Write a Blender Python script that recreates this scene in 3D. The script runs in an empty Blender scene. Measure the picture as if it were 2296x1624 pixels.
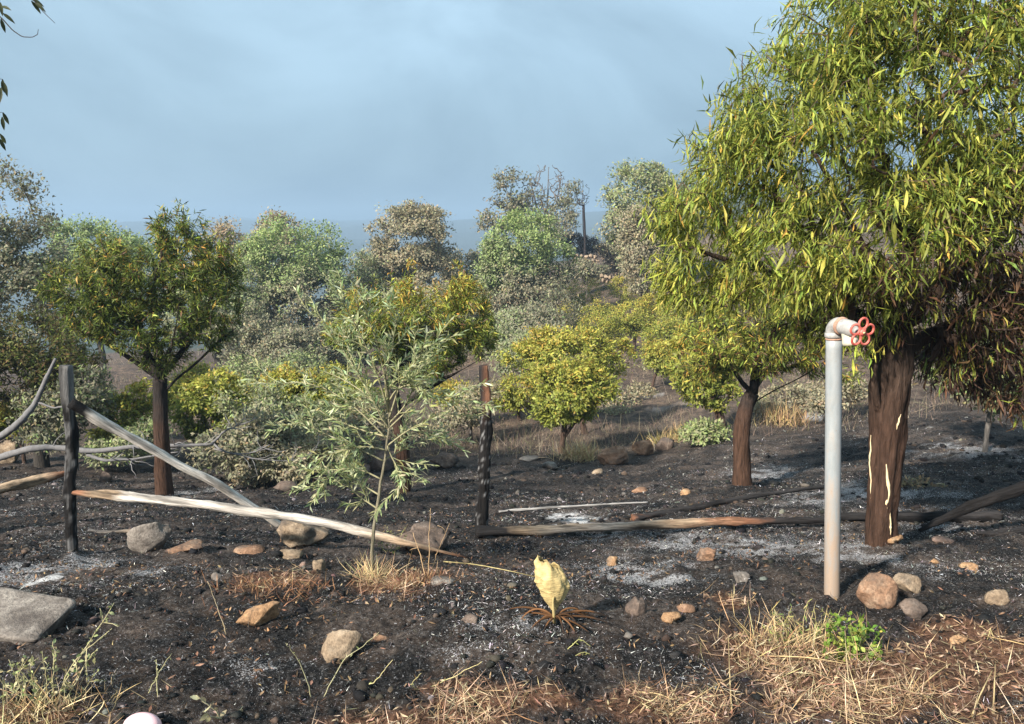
import bpy, math, random
import numpy as np
from mathutils import Vector, Matrix

# ------------------------------------------------------------------ camera, sky, sun, exposure
scene = bpy.context.scene
COL = scene.collection
CAM_H, PITCH, FPX = 1.6, math.radians(9.4), 1768.0      # photo measured on a 2296 x 1624 grid
CX, CY = 1148.0, 812.0
cam_d = bpy.data.cameras.new('camera')
cam_d.sensor_width = 36.0
cam_d.lens = 18.0 * FPX / CX
cam_d.clip_start, cam_d.clip_end = 0.05, 6000
cam = bpy.data.objects.new('camera', cam_d)
cam.location = (0, 0, CAM_H)
cam.rotation_euler = (math.radians(90) - PITCH, 0, 0)
COL.objects.link(cam)
scene.camera = cam

SUN_DIR = Vector((-0.58, -0.62, 0.58)).normalized()      # towards the sun: left, behind the camera
sun_el = math.asin(SUN_DIR.z)
sun_d = bpy.data.lights.new('sun', 'SUN')
sun_d.energy, sun_d.angle, sun_d.color = 5.0, math.radians(3.0), (1.0, 0.91, 0.80)
sun = bpy.data.objects.new('sun', sun_d)
sun.rotation_euler = SUN_DIR.to_track_quat('Z', 'Y').to_euler()
sun.location = (-8, -8, 12)
COL.objects.link(sun)

world = bpy.data.worlds.new('World')
scene.world = world
world.use_nodes = True
wn, wl = world.node_tree.nodes, world.node_tree.links
wn.clear()
w_out = wn.new('ShaderNodeOutputWorld')
w_bg = wn.new('ShaderNodeBackground'); w_bg.inputs['Strength'].default_value = 0.082
w_sky = wn.new('ShaderNodeTexSky'); w_sky.sky_type = 'NISHITA'
w_sky.sun_disc = False
w_sky.sun_elevation = sun_el
w_sky.sun_rotation = math.atan2(SUN_DIR.x, SUN_DIR.y)
w_sky.dust_density, w_sky.air_density, w_sky.ozone_density, w_sky.altitude = 2.2, 1.0, 1.6, 600
# thin wildfire smoke drifting over the whole sky, thicker low down
w_tc = wn.new('ShaderNodeTexCoord')
w_map = wn.new('ShaderNodeMapping'); w_map.inputs['Scale'].default_value = (1.0, 1.0, 1.8)
w_map.inputs['Location'].default_value = (0.35, 0.2, 0.0)
w_noi = wn.new('ShaderNodeTexNoise'); w_noi.inputs['Scale'].default_value = 2.1
w_noi.inputs['Detail'].default_value = 7; w_noi.inputs['Roughness'].default_value = 0.55
w_noi.inputs['Distortion'].default_value = 0.5
wl.new(w_tc.outputs['Generated'], w_map.inputs['Vector']); wl.new(w_map.outputs[0], w_noi.inputs['Vector'])
w_sep = wn.new('ShaderNodeSeparateXYZ'); wl.new(w_tc.outputs['Generated'], w_sep.inputs[0])
w_low = wn.new('ShaderNodeMapRange')
w_low.inputs['From Min'].default_value, w_low.inputs['From Max'].default_value = 0.0, 0.34
w_low.inputs['To Min'].default_value, w_low.inputs['To Max'].default_value = 0.80, -0.15
wl.new(w_sep.outputs['Z'], w_low.inputs['Value'])
w_np = wn.new('ShaderNodeMapRange')
w_np.inputs['From Min'].default_value, w_np.inputs['From Max'].default_value = 0.36, 0.66
w_np.inputs['To Min'].default_value, w_np.inputs['To Max'].default_value = -0.14, 0.46
wl.new(w_noi.outputs['Fac'], w_np.inputs['Value'])
w_add = wn.new('ShaderNodeMath'); w_add.operation = 'ADD'; w_add.use_clamp = True
wl.new(w_low.outputs[0], w_add.inputs[0]); wl.new(w_np.outputs[0], w_add.inputs[1])
w_veil = wn.new('ShaderNodeMix'); w_veil.data_type = 'RGBA'            # thin bright veil high up
w_veil.inputs['Factor'].default_value = 0.72
wl.new(w_sky.outputs[0], w_veil.inputs[6]); w_veil.inputs[7].default_value = (3.1, 4.3, 4.95, 1)
w_mix = wn.new('ShaderNodeMix'); w_mix.data_type = 'RGBA'              # duller smoke low down and in wisps
wl.new(w_add.outputs[0], w_mix.inputs['Factor'])
wl.new(w_veil.outputs[2], w_mix.inputs[6]); w_mix.inputs[7].default_value = (0.95, 1.45, 1.90, 1)
wl.new(w_mix.outputs[2], w_bg.inputs['Color']); wl.new(w_bg.outputs[0], w_out.inputs[0])

scene.view_settings.view_transform = 'Standard'
scene.view_settings.look = 'None'
scene.view_settings.exposure = 1.3
scene.view_settings.gamma = 1.0
scene.render.engine = 'CYCLES'

RNG = np.random.default_rng(7)
random.seed(7)

# ------------------------------------------------------------------ numpy noise
def _h(ix, iy, iz, s):
    n = (ix.astype(np.int64) * 374761393 + iy.astype(np.int64) * 668265263 + iz.astype(np.int64) * 2147483647 + s * 974634777) & 0xffffffff
    n = ((n ^ (n >> 13)) * 1274126177) & 0xffffffff
    n = ((n ^ (n >> 16)) * 2246822519) & 0xffffffff
    return ((n ^ (n >> 15)) & 0xffffff) / float(0xffffff)
def vnoise(x, y, z=None, s=0):
    x = np.asarray(x, float); y = np.asarray(y, float)
    z = np.zeros_like(x) if z is None else np.asarray(z, float)
    ix, iy, iz = np.floor(x), np.floor(y), np.floor(z)
    fx, fy, fz = x - ix, y - iy, z - iz
    fx, fy, fz = [f * f * (3 - 2 * f) for f in (fx, fy, fz)]
    r = 0
    for dx in (0, 1):
        for dy in (0, 1):
            for dz in (0, 1):
                w = (fx if dx else 1 - fx) * (fy if dy else 1 - fy) * (fz if dz else 1 - fz)
                r = r + w * _h(ix + dx, iy + dy, iz + dz, s)
    return r * 2 - 1
def fbm(x, y, z=None, octv=4, s=0, gain=0.5):
    r, a, f = 0, 1.0, 1.0
    for o in range(octv):
        r = r + a * vnoise(np.asarray(x) * f, np.asarray(y) * f, None if z is None else np.asarray(z) * f, s + o * 17)
        a *= gain; f *= 2.03
    return r

# ------------------------------------------------------------------ terrain height
YK = np.array([-60, 0, 2.6, 3.2, 5.5, 9.4, 14.7, 20, 30, 45, 60, 90, 150, 300, 600, 1100, 1700.])
UK = np.array([-0.75, -0.35, -0.12, 0.06, 0.16, 0.32, 0.60])
ZK = np.array([
    [0, 0, 0, -.04, -.62, -1.63, -2.6, -3.3, -4.6, -6.5, -8.5, -13, -22, -36, -30, 8, 24],
    [0, 0, 0, -.04, -.62, -1.63, -2.6, -3.3, -4.6, -6.3, -8.0, -12, -20, -34, -30, 6, 22],
    [0, 0, 0, -.04, -.62, -1.63, -2.55, -3.1, -4.1, -5.0, -6.0, -9, -16, -30, -28, 8, 26],
    [0, 0, 0, -.04, -.62, -1.63, -2.47, -2.75, -3.1, -2.9, -1.6, -2, -6, -16, -14, 18, 34],
    [0, 0, 0, -.04, -.62, -1.58, -2.40, -2.65, -2.9, -2.2, -.45, 1.5, 2.5, 6, 18, 30, 34],
    [0, 0, 0, -.04, -.60, -1.40, -2.0, -2.2, -1.9, -.4, 1.0, 3.0, 7, 18, 28, 33, 34],
    [0, 0, 0, -.04, -.60, -1.10, -1.5, -1.5, -.9, .8, 2.5, 6.0, 12, 22, 30, 34, 35.]])
def smoothstep(a, b, x):
    t = np.clip((x - a) / (b - a), 0, 1); return t * t * (3 - 2 * t)
def H(x, y, fine=True):
    x = np.asarray(x, float); y = np.asarray(y, float)
    u = np.clip(x / np.maximum(y, 2.0), UK[0], UK[-1])
    cols = np.stack([np.interp(y, YK, ZK[i]) for i in range(len(UK))], 0)
    k = np.clip(np.searchsorted(UK, u) - 1, 0, len(UK) - 2)
    t = (u - UK[k]) / (UK[k + 1] - UK[k]); t = t * t * (3 - 2 * t)
    a = np.take_along_axis(cols, k[None], 0)[0]; b = np.take_along_axis(cols, (k + 1)[None], 0)[0]
    z = a * (1 - t) + b * t
    far = smoothstep(8, 60, y)
    z = z + far * 0.5 * fbm(x * 0.09 + 3, y * 0.09, octv=3, s=5) + smoothstep(150, 900, y) * 7 * fbm(x * 0.006, y * 0.006, octv=4, s=9)
    near = 1 - smoothstep(20, 60, y)
    z = z + near * (0.030 * fbm(x * 1.3, y * 1.3, octv=3, s=2)) + smoothstep(9, 16, y) * near * .09 * np.abs(fbm(x * 1.1, y * 1.1, octv=4, s=12, gain=.6))
    if fine:
        nf = 1 - smoothstep(10, 18, y)
        z = z + nf * (0.016 * fbm(x * 7, y * 7, octv=3, s=3, gain=.65) + 0.020 * np.abs(fbm(x * 13, y * 13, octv=3, s=6)) + 0.010 * np.abs(fbm(x * 34, y * 34, octv=2, s=4)))
    return z
def Hs(x, y): return float(H(np.array([x]), np.array([y]))[0])

# ------------------------------------------------------------------ photo grid -> directions / ground points
cp, sp = math.cos(PITCH), math.sin(PITCH)
def ray(px, py):
    a, b = (px - CX) / FPX, -(py - CY) / FPX
    return np.array([a, cp + b * sp, -sp + b * cp])
def P(px, py, d):                       # point at forward distance d (metres along y)
    r = ray(px, py); return np.array([0, 0, CAM_H]) + r * (d / r[1])
def G(px, py):                          # where that direction meets the ground
    r = ray(px, py)
    ys = np.concatenate([np.arange(1.5, 14, .01), np.arange(14, 90, .1)])
    t = ys / r[1]
    zz = CAM_H + r[2] * t
    hh = H(r[0] * t, ys)
    idx = np.where(zz <= hh)[0]
    i = idx[0] if len(idx) else len(ys) - 1
    return np.array([r[0] * t[i], ys[i], hh[i]])
def px2m(px, d): return px * d / FPX

# ------------------------------------------------------------------ object helpers
def mesh_np(name, verts, faces, mats=None, cols=None, smooth=False, attrs=None):
    """faces: (n,3) or (n,4) array or list of those"""
    if not isinstance(faces, list): faces = [faces]
    faces = [np.asarray(f, np.int32) for f in faces if len(f)]
    me = bpy.data.meshes.new(name)
    verts = np.asarray(verts, np.float32)
    me.vertices.add(len(verts)); me.vertices.foreach_set('co', verts.ravel())
    nl = sum(f.size for f in faces); npoly = sum(len(f) for f in faces)
    me.loops.add(nl); me.polygons.add(npoly)
    me.loops.foreach_set('vertex_index', np.concatenate([f.ravel() for f in faces]))
    tot = np.concatenate([np.full(len(f), f.shape[1], np.int32) for f in faces])
    st = np.concatenate([[0], np.cumsum(tot)[:-1]]).astype(np.int32)
    me.polygons.foreach_set('loop_start', st); me.polygons.foreach_set('loop_total', tot)
    if smooth: me.polygons.foreach_set('use_smooth', np.ones(npoly, bool))
    me.update(calc_edges=True)
    if cols is not None:
        a = me.color_attributes.new('Col', 'FLOAT_COLOR', 'POINT')
        c = np.ones((len(verts), 4), np.float32); c[:, :3] = cols
        a.data.foreach_set('color', c.ravel())
    for k, v in (attrs or {}).items():
        a = me.attributes.new(k, 'FLOAT', 'POINT'); a.data.foreach_set('value', np.asarray(v, np.float32))
    if mats: me.materials.append(mats)
    return me
def obj(name, me, parent=None, loc=None):
    o = bpy.data.objects.new(name, me); COL.objects.link(o)
    if parent is not None: o.parent = parent
    if loc is not None: o.location = loc
    return o
def tag(o, label, cat, group=None):
    o['label'] = label; o['category'] = cat
    if group: o['group'] = group
    return o
def thing(name, label, cat, loc, group=None):
    o = bpy.data.objects.new(name, None); o.empty_display_size = 0.1
    o.location = loc; COL.objects.link(o)
    return tag(o, label, cat, group)

# ------------------------------------------------------------------ materials
def new_mat(name):
    m = bpy.data.materials.new(name); m.use_nodes = True
    n, l = m.node_tree.nodes, m.node_tree.links
    b = n['Principled BSDF']; return m, n, l, b
def ramp(n, stops):
    r = n.new('ShaderNodeValToRGB'); e = r.color_ramp.elements
    while len(e) < len(stops): e.new(0.5)
    for i, (p, c) in enumerate(stops):
        e[i].position = p; e[i].color = (*c, 1) if len(c) == 3 else c
    return r
def noise_node(n, l, scale, detail=4, rough=.55, vec=None, dist=0):
    t = n.new('ShaderNodeTexNoise'); t.inputs['Scale'].default_value = scale
    t.inputs['Detail'].default_value = detail; t.inputs['Roughness'].default_value = rough
    t.inputs['Distortion'].default_value = dist
    if vec is not None: l.new(vec, t.inputs['Vector'])
    return t
def bump_node(n, l, b, h, strength, dist):
    bp = n.new('ShaderNodeBump'); bp.inputs['Strength'].default_value = strength
    bp.inputs['Distance'].default_value = dist
    l.new(h, bp.inputs['Height']); l.new(bp.outputs[0], b.inputs['Normal'])
def mix_rgb(n, l, fac, a, b_, mode='MIX'):
    m = n.new('ShaderNodeMix'); m.data_type = 'RGBA'; m.blend_type = mode
    for sock, v in ((m.inputs['Factor'], fac), (m.inputs[6], a), (m.inputs[7], b_)):
        if hasattr(v, 'is_linked'): l.new(v, sock)
        elif isinstance(v, (int, float)): sock.default_value = v
        else: sock.default_value = (*v, 1)
    return m.outputs[2]
def leaf_mat(name, trans=.32, rough=.55, spec=.3):
    m, n, l, b = new_mat(name)
    a = n.new('ShaderNodeAttribute'); a.attribute_name = 'Col'
    tc = n.new('ShaderNodeTexCoord')
    nz = noise_node(n, l, 45, 2, vec=tc.outputs['Object'])
    rp = ramp(n, [(.3, (.72, .72, .72)), (.7, (1.18, 1.18, 1.18))]); l.new(nz.outputs['Fac'], rp.inputs[0])
    c = mix_rgb(n, l, 1.0, a.outputs['Color'], rp.outputs[0], 'MULTIPLY')
    l.new(c, b.inputs['Base Color']); b.inputs['Roughness'].default_value = rough
    b.inputs['Specular IOR Level'].default_value = spec
    t = n.new('ShaderNodeBsdfTranslucent'); l.new(c, t.inputs['Color'])
    ms = n.new('ShaderNodeMixShader'); ms.inputs[0].default_value = trans
    l.new(b.outputs[0], ms.inputs[1]); l.new(t.outputs[0], ms.inputs[2])
    l.new(ms.outputs[0], n['Material Output'].inputs[0])
    return m
def col_mat(name, rough=.9, scale=(30, 30, 4), var=(.55, 1.3), bump=.5, bdist=.01, spec=.2, nscale=1.0):
    """colour from the mesh, broken up by stretched grain"""
    m, n, l, b = new_mat(name)
    a = n.new('ShaderNodeAttribute'); a.attribute_name = 'Col'
    tc = n.new('ShaderNodeTexCoord'); mp = n.new('ShaderNodeMapping'); mp.inputs['Scale'].default_value = scale
    l.new(tc.outputs['Object'], mp.inputs['Vector'])
    nz = noise_node(n, l, nscale, 6, .65, mp.outputs[0], .4)
    rp = ramp(n, [(.28, (var[0],) * 3), (.72, (var[1],) * 3)]); l.new(nz.outputs['Fac'], rp.inputs[0])
    c = mix_rgb(n, l, 1.0, a.outputs['Color'], rp.outputs[0], 'MULTIPLY')
    l.new(c, b.inputs['Base Color']); b.inputs['Roughness'].default_value = rough
    b.inputs['Specular IOR Level'].default_value = spec
    bump_node(n, l, b, nz.outputs['Fac'], bump, bdist)
    return m
M_LEAF = leaf_mat('peach_leaf', .42)
M_OAK = leaf_mat('oak_leaf', .36, .7, .15)
M_DRY = leaf_mat('dry_straw', .15, .75, .15)
M_CHAR = col_mat('char_bits', .85, (60, 60, 60), (.6, 1.4), .2)
M_BARK = col_mat('bark', .95, (42, 42, 6), (.35, 1.5), 1.0, .03, .1)
M_WOOD = col_mat('weathered_wood', .9, (75, 75, 5), (.30, 1.30), 1.0, .012, .15)
M_TWIG = col_mat('twig', .9, (20, 20, 20), (.7, 1.2), .2)

def rock_mat(name, c0, c1, c2):
    m, n, l, b = new_mat(name)
    tc = n.new('ShaderNodeTexCoord'); oi = n.new('ShaderNodeObjectInfo')
    ad = n.new('ShaderNodeVectorMath'); ad.operation = 'ADD'
    l.new(tc.outputs['Object'], ad.inputs[0]); l.new(oi.outputs['Random'], ad.inputs[1])
    n1 = noise_node(n, l, 11, 6, .65, ad.outputs[0], .3); n2 = noise_node(n, l, 75, 5, .7, ad.outputs[0])
    r1 = ramp(n, [(.34, c0), (.5, c1), (.66, c2)]); l.new(n1.outputs['Fac'], r1.inputs[0])
    r2 = ramp(n, [(.3, (.45, .45, .45)), (.6, (1.1, 1.1, 1.1)), (.8, (1.35, 1.33, 1.28))]); l.new(n2.outputs['Fac'], r2.inputs[0])
    c = mix_rgb(n, l, 1.0, r1.outputs[0], r2.outputs[0], 'MULTIPLY')
    # lichen and soot patches
    n3 = noise_node(n, l, 5, 5, .6, ad.outputs[0]); r3 = ramp(n, [(.50, (0, 0, 0)), (.66, (.85,) * 3)]); l.new(n3.outputs['Fac'], r3.inputs[0])
    c = mix_rgb(n, l, r3.outputs[0], c, (.06, .052, .048)); c = mix_rgb(n, l, .30, c, (.085, .07, .06))
    l.new(c, b.inputs['Base Color']); b.inputs['Roughness'].default_value = .93
    b.inputs['Specular IOR Level'].default_value = .2
    s = n.new('ShaderNodeMath'); s.operation = 'ADD'; l.new(n1.outputs['Fac'], s.inputs[0]); l.new(n2.outputs['Fac'], s.inputs[1])
    bump_node(n, l, b, s.outputs[0], .8, .012)
    return m
RM = {
    'grey': rock_mat('rock_grey', (.13, .115, .10), (.24, .215, .19), (.36, .33, .29)),
    'tan': rock_mat('rock_tan', (.19, .135, .085), (.36, .27, .18), (.50, .40, .29)),
    'rust': rock_mat('rock_rust', (.15, .08, .045), (.32, .18, .105), (.44, .30, .20)),
    'orange': rock_mat('rock_orange', (.24, .13, .06), (.44, .26, .13), (.58, .40, .24)),
    'brown': rock_mat('rock_brown', (.07, .05, .04), (.16, .115, .09), (.27, .21, .17)),
    'pink': rock_mat('rock_pink', (.16, .10, .08), (.30, .20, .16), (.40, .30, .26)),
}

# ------------------------------------------------------------------ burnt / unburnt zones on the ground (world blobs found from the photo)
def blob(px, py, rx, ry):
    c = G(px, py); d = c[1]
    top = G(px, py - ry); bot = G(px, min(py + ry, 1623))
    return (c[0], c[1], max(px2m(rx, d), .03), max((top[1] - bot[1]) / 2, .03))
def mask(x, y, blobs, s, wob=.35, sc=3.0, soft=.35):
    r = np.zeros_like(x)
    w = wob * fbm(x * sc, y * sc, octv=4, s=s) + wob * .7 * vnoise(x * sc * 9, y * sc * 9, s=s + 3)
    for (bx, by, rx, ry) in blobs:
        d = np.sqrt(((x - bx) / rx) ** 2 + ((y - by) / ry) ** 2)
        r = np.maximum(r, 1 - smoothstep(1 - soft, 1 + soft, d + w))
    return r
DRYB = [blob(*b) for b in [(1960, 1560, 380, 85), (1750, 1450, 180, 80), (2200, 1500, 240, 70), (1480, 1590, 230, 45),
        (1150, 1570, 190, 28), (950, 1610, 260, 22), (620, 1308, 80, 26), (905, 1305, 100, 22), (60, 1600, 90, 26),
        (1010, 1545, 90, 14), (2120, 1420, 90, 24), (1640, 1350, 50, 20), (760, 1460, 50, 14), (2230, 1610, 200, 40)]]
DRYB += [(1.1, 1.4, 1.9, .7), (3.0, 1.9, 1.8, .6), (0, -3, 30, 2.5), (.35, 1.85, 1.5, .42)]
ASHB = [blob(*b) for b in [(1640, 1218, 260, 26), (1900, 1235, 120, 26), (2080, 1160, 90, 26), (1150, 1425, 90, 36), (1260, 1455, 80, 24),
        (600, 1500, 90, 32), (1525, 908, 40, 5), (1462, 890, 16, 4), (1812, 938, 26, 4), (1285, 1160, 34, 6), (95, 1305, 24, 7), (150, 1265, 130, 30), (330, 1290, 100, 18),
        (1900, 1110, 140, 18), (2180, 1010, 90, 18), (430, 1110, 60, 14), (1400, 1290, 160, 26), (1170, 1395, 40, 14), (1720, 1060, 90, 12), (1500, 1300, 90, 20), (220, 1520, 80, 10)]]
HOTASH = [blob(*b) for b in [(1525, 908, 40, 5), (1462, 890, 16, 4), (1812, 938, 30, 5), (1285, 1160, 34, 6), (95, 1305, 24, 6), (1175, 1388, 26, 8)]]
def dry_at(x, y): return mask(x, y, DRYB, 21, .35, 2.2)
def ash_at(x, y): return mask(x, y, ASHB, 31, .55, 3.2, .9) * smoothstep(-.8, .15, fbm(x * 5, y * 9, octv=4, s=37))

def ground_mat():
    m, n, l, b = new_mat('burnt_soil')
    tc = n.new('ShaderNodeTexCoord'); v = tc.outputs['Object']
    def at(nm):
        a = n.new('ShaderNodeAttribute'); a.attribute_name = nm; return a.outputs['Fac']
    n1 = noise_node(n, l, 1.7, 5, .6, v); n2 = noise_node(n, l, 38, 6, .7, v); n3 = noise_node(n, l, 120, 4, .7, v, .6)
    n4 = noise_node(n, l, 9, 5, .6, v)
    ch = ramp(n, [(.36, (.003, .003, .0035)), (.52, (.012, .0118, .012)), (.72, (.07, .066, .064))]); l.new(n2.outputs['Fac'], ch.inputs[0])
    br = ramp(n, [(.5, (0, 0, 0)), (.66, (.55,) * 3)]); l.new(n4.outputs['Fac'], br.inputs[0])
    c = mix_rgb(n, l, br.outputs[0], ch.outputs[0], (.060, .040, .028))
    bp_ = ramp(n, [(.46, (0, 0, 0)), (.62, (.8,) * 3)]); l.new(n1.outputs['Fac'], bp_.inputs[0])      # duller brown-grey patches where the burn was lighter
    bc = ramp(n, [(.35, (.025, .019, .016)), (.5, (.085, .066, .055)), (.68, (.19, .155, .13))]); l.new(n2.outputs['Fac'], bc.inputs[0])
    c = mix_rgb(n, l, bp_.outputs[0], c, bc.outputs[0])
    # white ash flecks, thicker in the ash patches
    am = n.new('ShaderNodeMapRange'); am.inputs['From Min'].default_value, am.inputs['From Max'].default_value = 0, 1
    am.inputs['To Min'].default_value, am.inputs['To Max'].default_value = -.09, .085
    l.new(at('ash'), am.inputs['Value'])
    s = n.new('ShaderNodeMath'); s.operation = 'ADD'; l.new(n3.outputs['Fac'], s.inputs[0]); l.new(am.outputs[0], s.inputs[1])
    fl = ramp(n, [(.50, (0, 0, 0)), (.60, (1, 1, 1))]); l.new(s.outputs[0], fl.inputs[0])
    c = mix_rgb(n, l, fl.outputs[0], c, (.40, .40, .41))
    c = mix_rgb(n, l, at('hot'), c, (.62, .62, .62))
    # scorched scrub soil farther off
    fs = ramp(n, [(.3, (.045, .036, .032)), (.5, (.11, .085, .07)), (.72, (.20, .155, .12))]); l.new(n2.outputs['Fac'], fs.inputs[0])
    n5 = noise_node(n, l, 2.6, 8, .75, v); f5 = ramp(n, [(.36, (.25, .22, .22)), (.5, (.9, .85, .8)), (.64, (1.9, 1.75, 1.5))]); l.new(n5.outputs['Fac'], f5.inputs[0])
    fsv = mix_rgb(n, l, 1.0, fs.outputs[0], f5.outputs[0], 'MULTIPLY')
    c = mix_rgb(n, l, at('far'), c, fsv)
    # unburnt red-brown soil
    ds = ramp(n, [(.32, (.030, .017, .011)), (.5, (.11, .058, .036)), (.70, (.25, .145, .095))]); l.new(n2.outputs['Fac'], ds.inputs[0])
    c = mix_rgb(n, l, at('dry'), c, ds.outputs[0])
    hl = ramp(n, [(.3, (.035, .05, .045)), (.7, (.07, .08, .065))]); l.new(n1.outputs['Fac'], hl.inputs[0])
    c = mix_rgb(n, l, at('hill'), c, hl.outputs[0])
    l.new(c, b.inputs['Base Color']); b.inputs['Roughness'].default_value = .95; b.inputs['Specular IOR Level'].default_value = .15
    s2 = n.new('ShaderNodeMath'); s2.operation = 'ADD'; l.new(n2.outputs['Fac'], s2.inputs[0]); l.new(n3.outputs['Fac'], s2.inputs[1])
    bump_node(n, l, b, s2.outputs[0], .9, .018)
    return m
def build_ground():
    ys = list(np.exp(np.linspace(math.log(3.2), math.log(5.4), 25)) - 4)
    ys += list(np.exp(np.linspace(math.log(5.45), math.log(16), 285)) - 4)
    ys += list(np.exp(np.linspace(math.log(16.1), math.log(110), 130)) - 4)
    ys += list(np.exp(np.linspace(math.log(114), math.log(1700), 70)) - 4)
    ys = np.array([-30, -12, -5, -2.5] + ys)
    us = np.concatenate([np.linspace(-3.0, -.66, 40), np.linspace(-.655, .655, 370), np.linspace(.66, 3.0, 40)])
    Y, U = np.meshgrid(ys, us, indexing='ij')
    X = U * np.maximum(Y + 4, 9.0 * (Y < -1) + (Y >= -1) * (Y + 4))
    X = np.where(Y < -0.9, U * 8, X)
    Z = H(X, Y)
    nr, nc = Y.shape
    i = np.arange(nr * nc).reshape(nr, nc)
    F = np.stack([i[:-1, :-1], i[:-1, 1:], i[1:, 1:], i[1:, :-1]], -1).reshape(-1, 4)
    V = np.stack([X, Y, Z], -1).reshape(-1, 3)
    x, y = V[:, 0], V[:, 1]
    near = y < 40
    dry = np.zeros(len(x)); ash = np.zeros(len(x)); hot = np.zeros(len(x))
    dry[near] = dry_at(x[near], y[near]); ash[near] = ash_at(x[near], y[near])
    hot[near] = mask(x[near], y[near], HOTASH, 41, 1.1, 9, .7)
    far = smoothstep(9.5, 19, y + 1.2 * fbm(x * .8, y * .8, octv=3, s=71)) * (0.75 + .25 * fbm(x * .4, y * .4, s=72))
    hill = smoothstep(70, 110, y)
    me = mesh_np('ground', V, F, ground_mat(), None, True, {'dry': dry, 'ash': ash, 'hot': hot, 'far': np.clip(far, 0, 1), 'hill': hill})
    o = obj('ground', me); o['kind'] = 'structure'
    return o
build_ground()

# ------------------------------------------------------------------ generators: tubes, leaves, growth
def unit(v): return v / np.maximum(np.linalg.norm(v, axis=-1, keepdims=True), 1e-9)
class Tubes:
    def __init__(s): s.V, s.F, s.C, s.n = [], [], [], 0
    def add(s, pts, rad, col, k=6, jit=0.0, cap=True):
        pts = np.asarray(pts, float); n = len(pts); rad = np.broadcast_to(np.asarray(rad, float), (n,))
        col = np.broadcast_to(np.asarray(col, float), (n, 3))
        T = np.gradient(pts, axis=0); T = unit(T)
        ref = np.array([0, 0, 1.]) if abs(T[0][2]) < .9 else np.array([1., 0, 0])
        a = unit(np.cross(T[0], ref)); A = [a]
        for i in range(1, n):
            a = a - T[i] * np.dot(a, T[i]); a = unit(a); A.append(a)
        A = np.array(A); B = np.cross(T, A)
        th = np.linspace(0, 2 * math.pi, k, endpoint=False)
        r = rad[:, None] * np.ones(k)[None]
        if jit:
            q = pts[:, None] + (A[:, None] * np.cos(th)[None, :, None] + B[:, None] * np.sin(th)[None, :, None]) * r[..., None]
            sc = 1.0 / max(rad.max(), .01)
            r = r * (1 + jit * fbm(q[..., 0] * sc * 1.5, q[..., 1] * sc * 1.5, q[..., 2] * sc * .22, octv=5, s=13, gain=.6))
        V = pts[:, None] + (A[:, None] * np.cos(th)[None, :, None] + B[:, None] * np.sin(th)[None, :, None]) * r[..., None]
        i0 = s.n + np.arange(n * k).reshape(n, k)
        j = np.roll(i0, -1, 1)
        s.F.append(np.stack([i0[:-1], j[:-1], j[1:], i0[1:]], -1).reshape(-1, 4))
        s.V.append(V.reshape(-1, 3)); s.C.append(np.repeat(col, k, 0)); s.n += n * k
        if cap:
            for e, rv in ((0, True), (n - 1, False)):
                s.V.append(pts[e][None]); s.C.append(col[e][None]); ci = s.n; s.n += 1
                ring = i0[e]; nx = np.roll(ring, -1)
                f = np.stack([nx, ring, np.full(k, ci), np.full(k, ci)], -1) if rv else np.stack([ring, nx, np.full(k, ci), np.full(k, ci)], -1)
                s.F.append(f)
    def mesh(s, name, mat, origin=(0, 0, 0), smooth=True):
        V = np.concatenate(s.V) - np.asarray(origin); F = np.concatenate(s.F); C = np.concatenate(s.C)
        tri = F[:, 2] == F[:, 3]
        return mesh_np(name, V, [F[~tri], F[tri][:, :3]], mat, C, smooth)

def leaves(Pos, Dir, Nor, L, W, curl, nseg=3, fold=.25, prof='lance'):
    """vectorised curved leaf blades; returns verts (n,m,3) and faces for all"""
    n = len(Pos); D = unit(Dir); S = unit(np.cross(D, Nor)); N = np.cross(S, D)
    L = np.broadcast_to(L, (n,)); W = np.broadcast_to(W, (n,)); curl = np.broadcast_to(curl, (n,))
    rows = []
    c = Pos.copy()
    fd = fold > 0
    for i in range(nseg + 1):
        t = i / nseg
        if i:
            a = curl * (t - .5 / nseg)
            c = c + (np.cos(a)[:, None] * D + np.sin(a)[:, None] * -N) * (L / nseg)[:, None]
        a = curl * t
        Nn = np.cos(a)[:, None] * N + np.sin(a)[:, None] * D
        w = W * (math.sin(math.pi * min(.06 + .92 * t ** .85, .985))) * .5
        lft = c + S * w[:, None] + Nn * (w * fold)[:, None]; rgt = c - S * w[:, None] + Nn * (w * fold)[:, None]
        rows += [lft, c, rgt] if fd else [lft, rgt]
    V = np.stack(rows, 1)
    k = 3 if fd else 2
    base = []
    for i in range(nseg):
        for j in range(k - 1):
            base.append([i * k + j, i * k + j + 1, (i + 1) * k + j + 1, (i + 1) * k + j])
    base = np.array(base)
    m = V.shape[1]
    F = (base[None] + (np.arange(n) * m)[:, None, None]).reshape(-1, 4)
    return V, F
def cards(Pos, Dir, Nor, L, W):
    D = unit(Dir); S = unit(np.cross(D, Nor)); N = np.cross(S, D)
    L = np.broadcast_to(L, (len(Pos),))[:, None]; W = np.broadcast_to(W, (len(Pos),))[:, None]
    V = np.stack([Pos, Pos + D * L * .5 + S * W * .5 + N * L * .08, Pos + D * L, Pos + D * L * .5 - S * W * .5 + N * L * .08], 1)
    F = np.arange(len(Pos) * 4).reshape(-1, 4)
    return V, F
def randdir(n, rng):
    v = rng.normal(size=(n, 3)); return unit(v)

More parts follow.
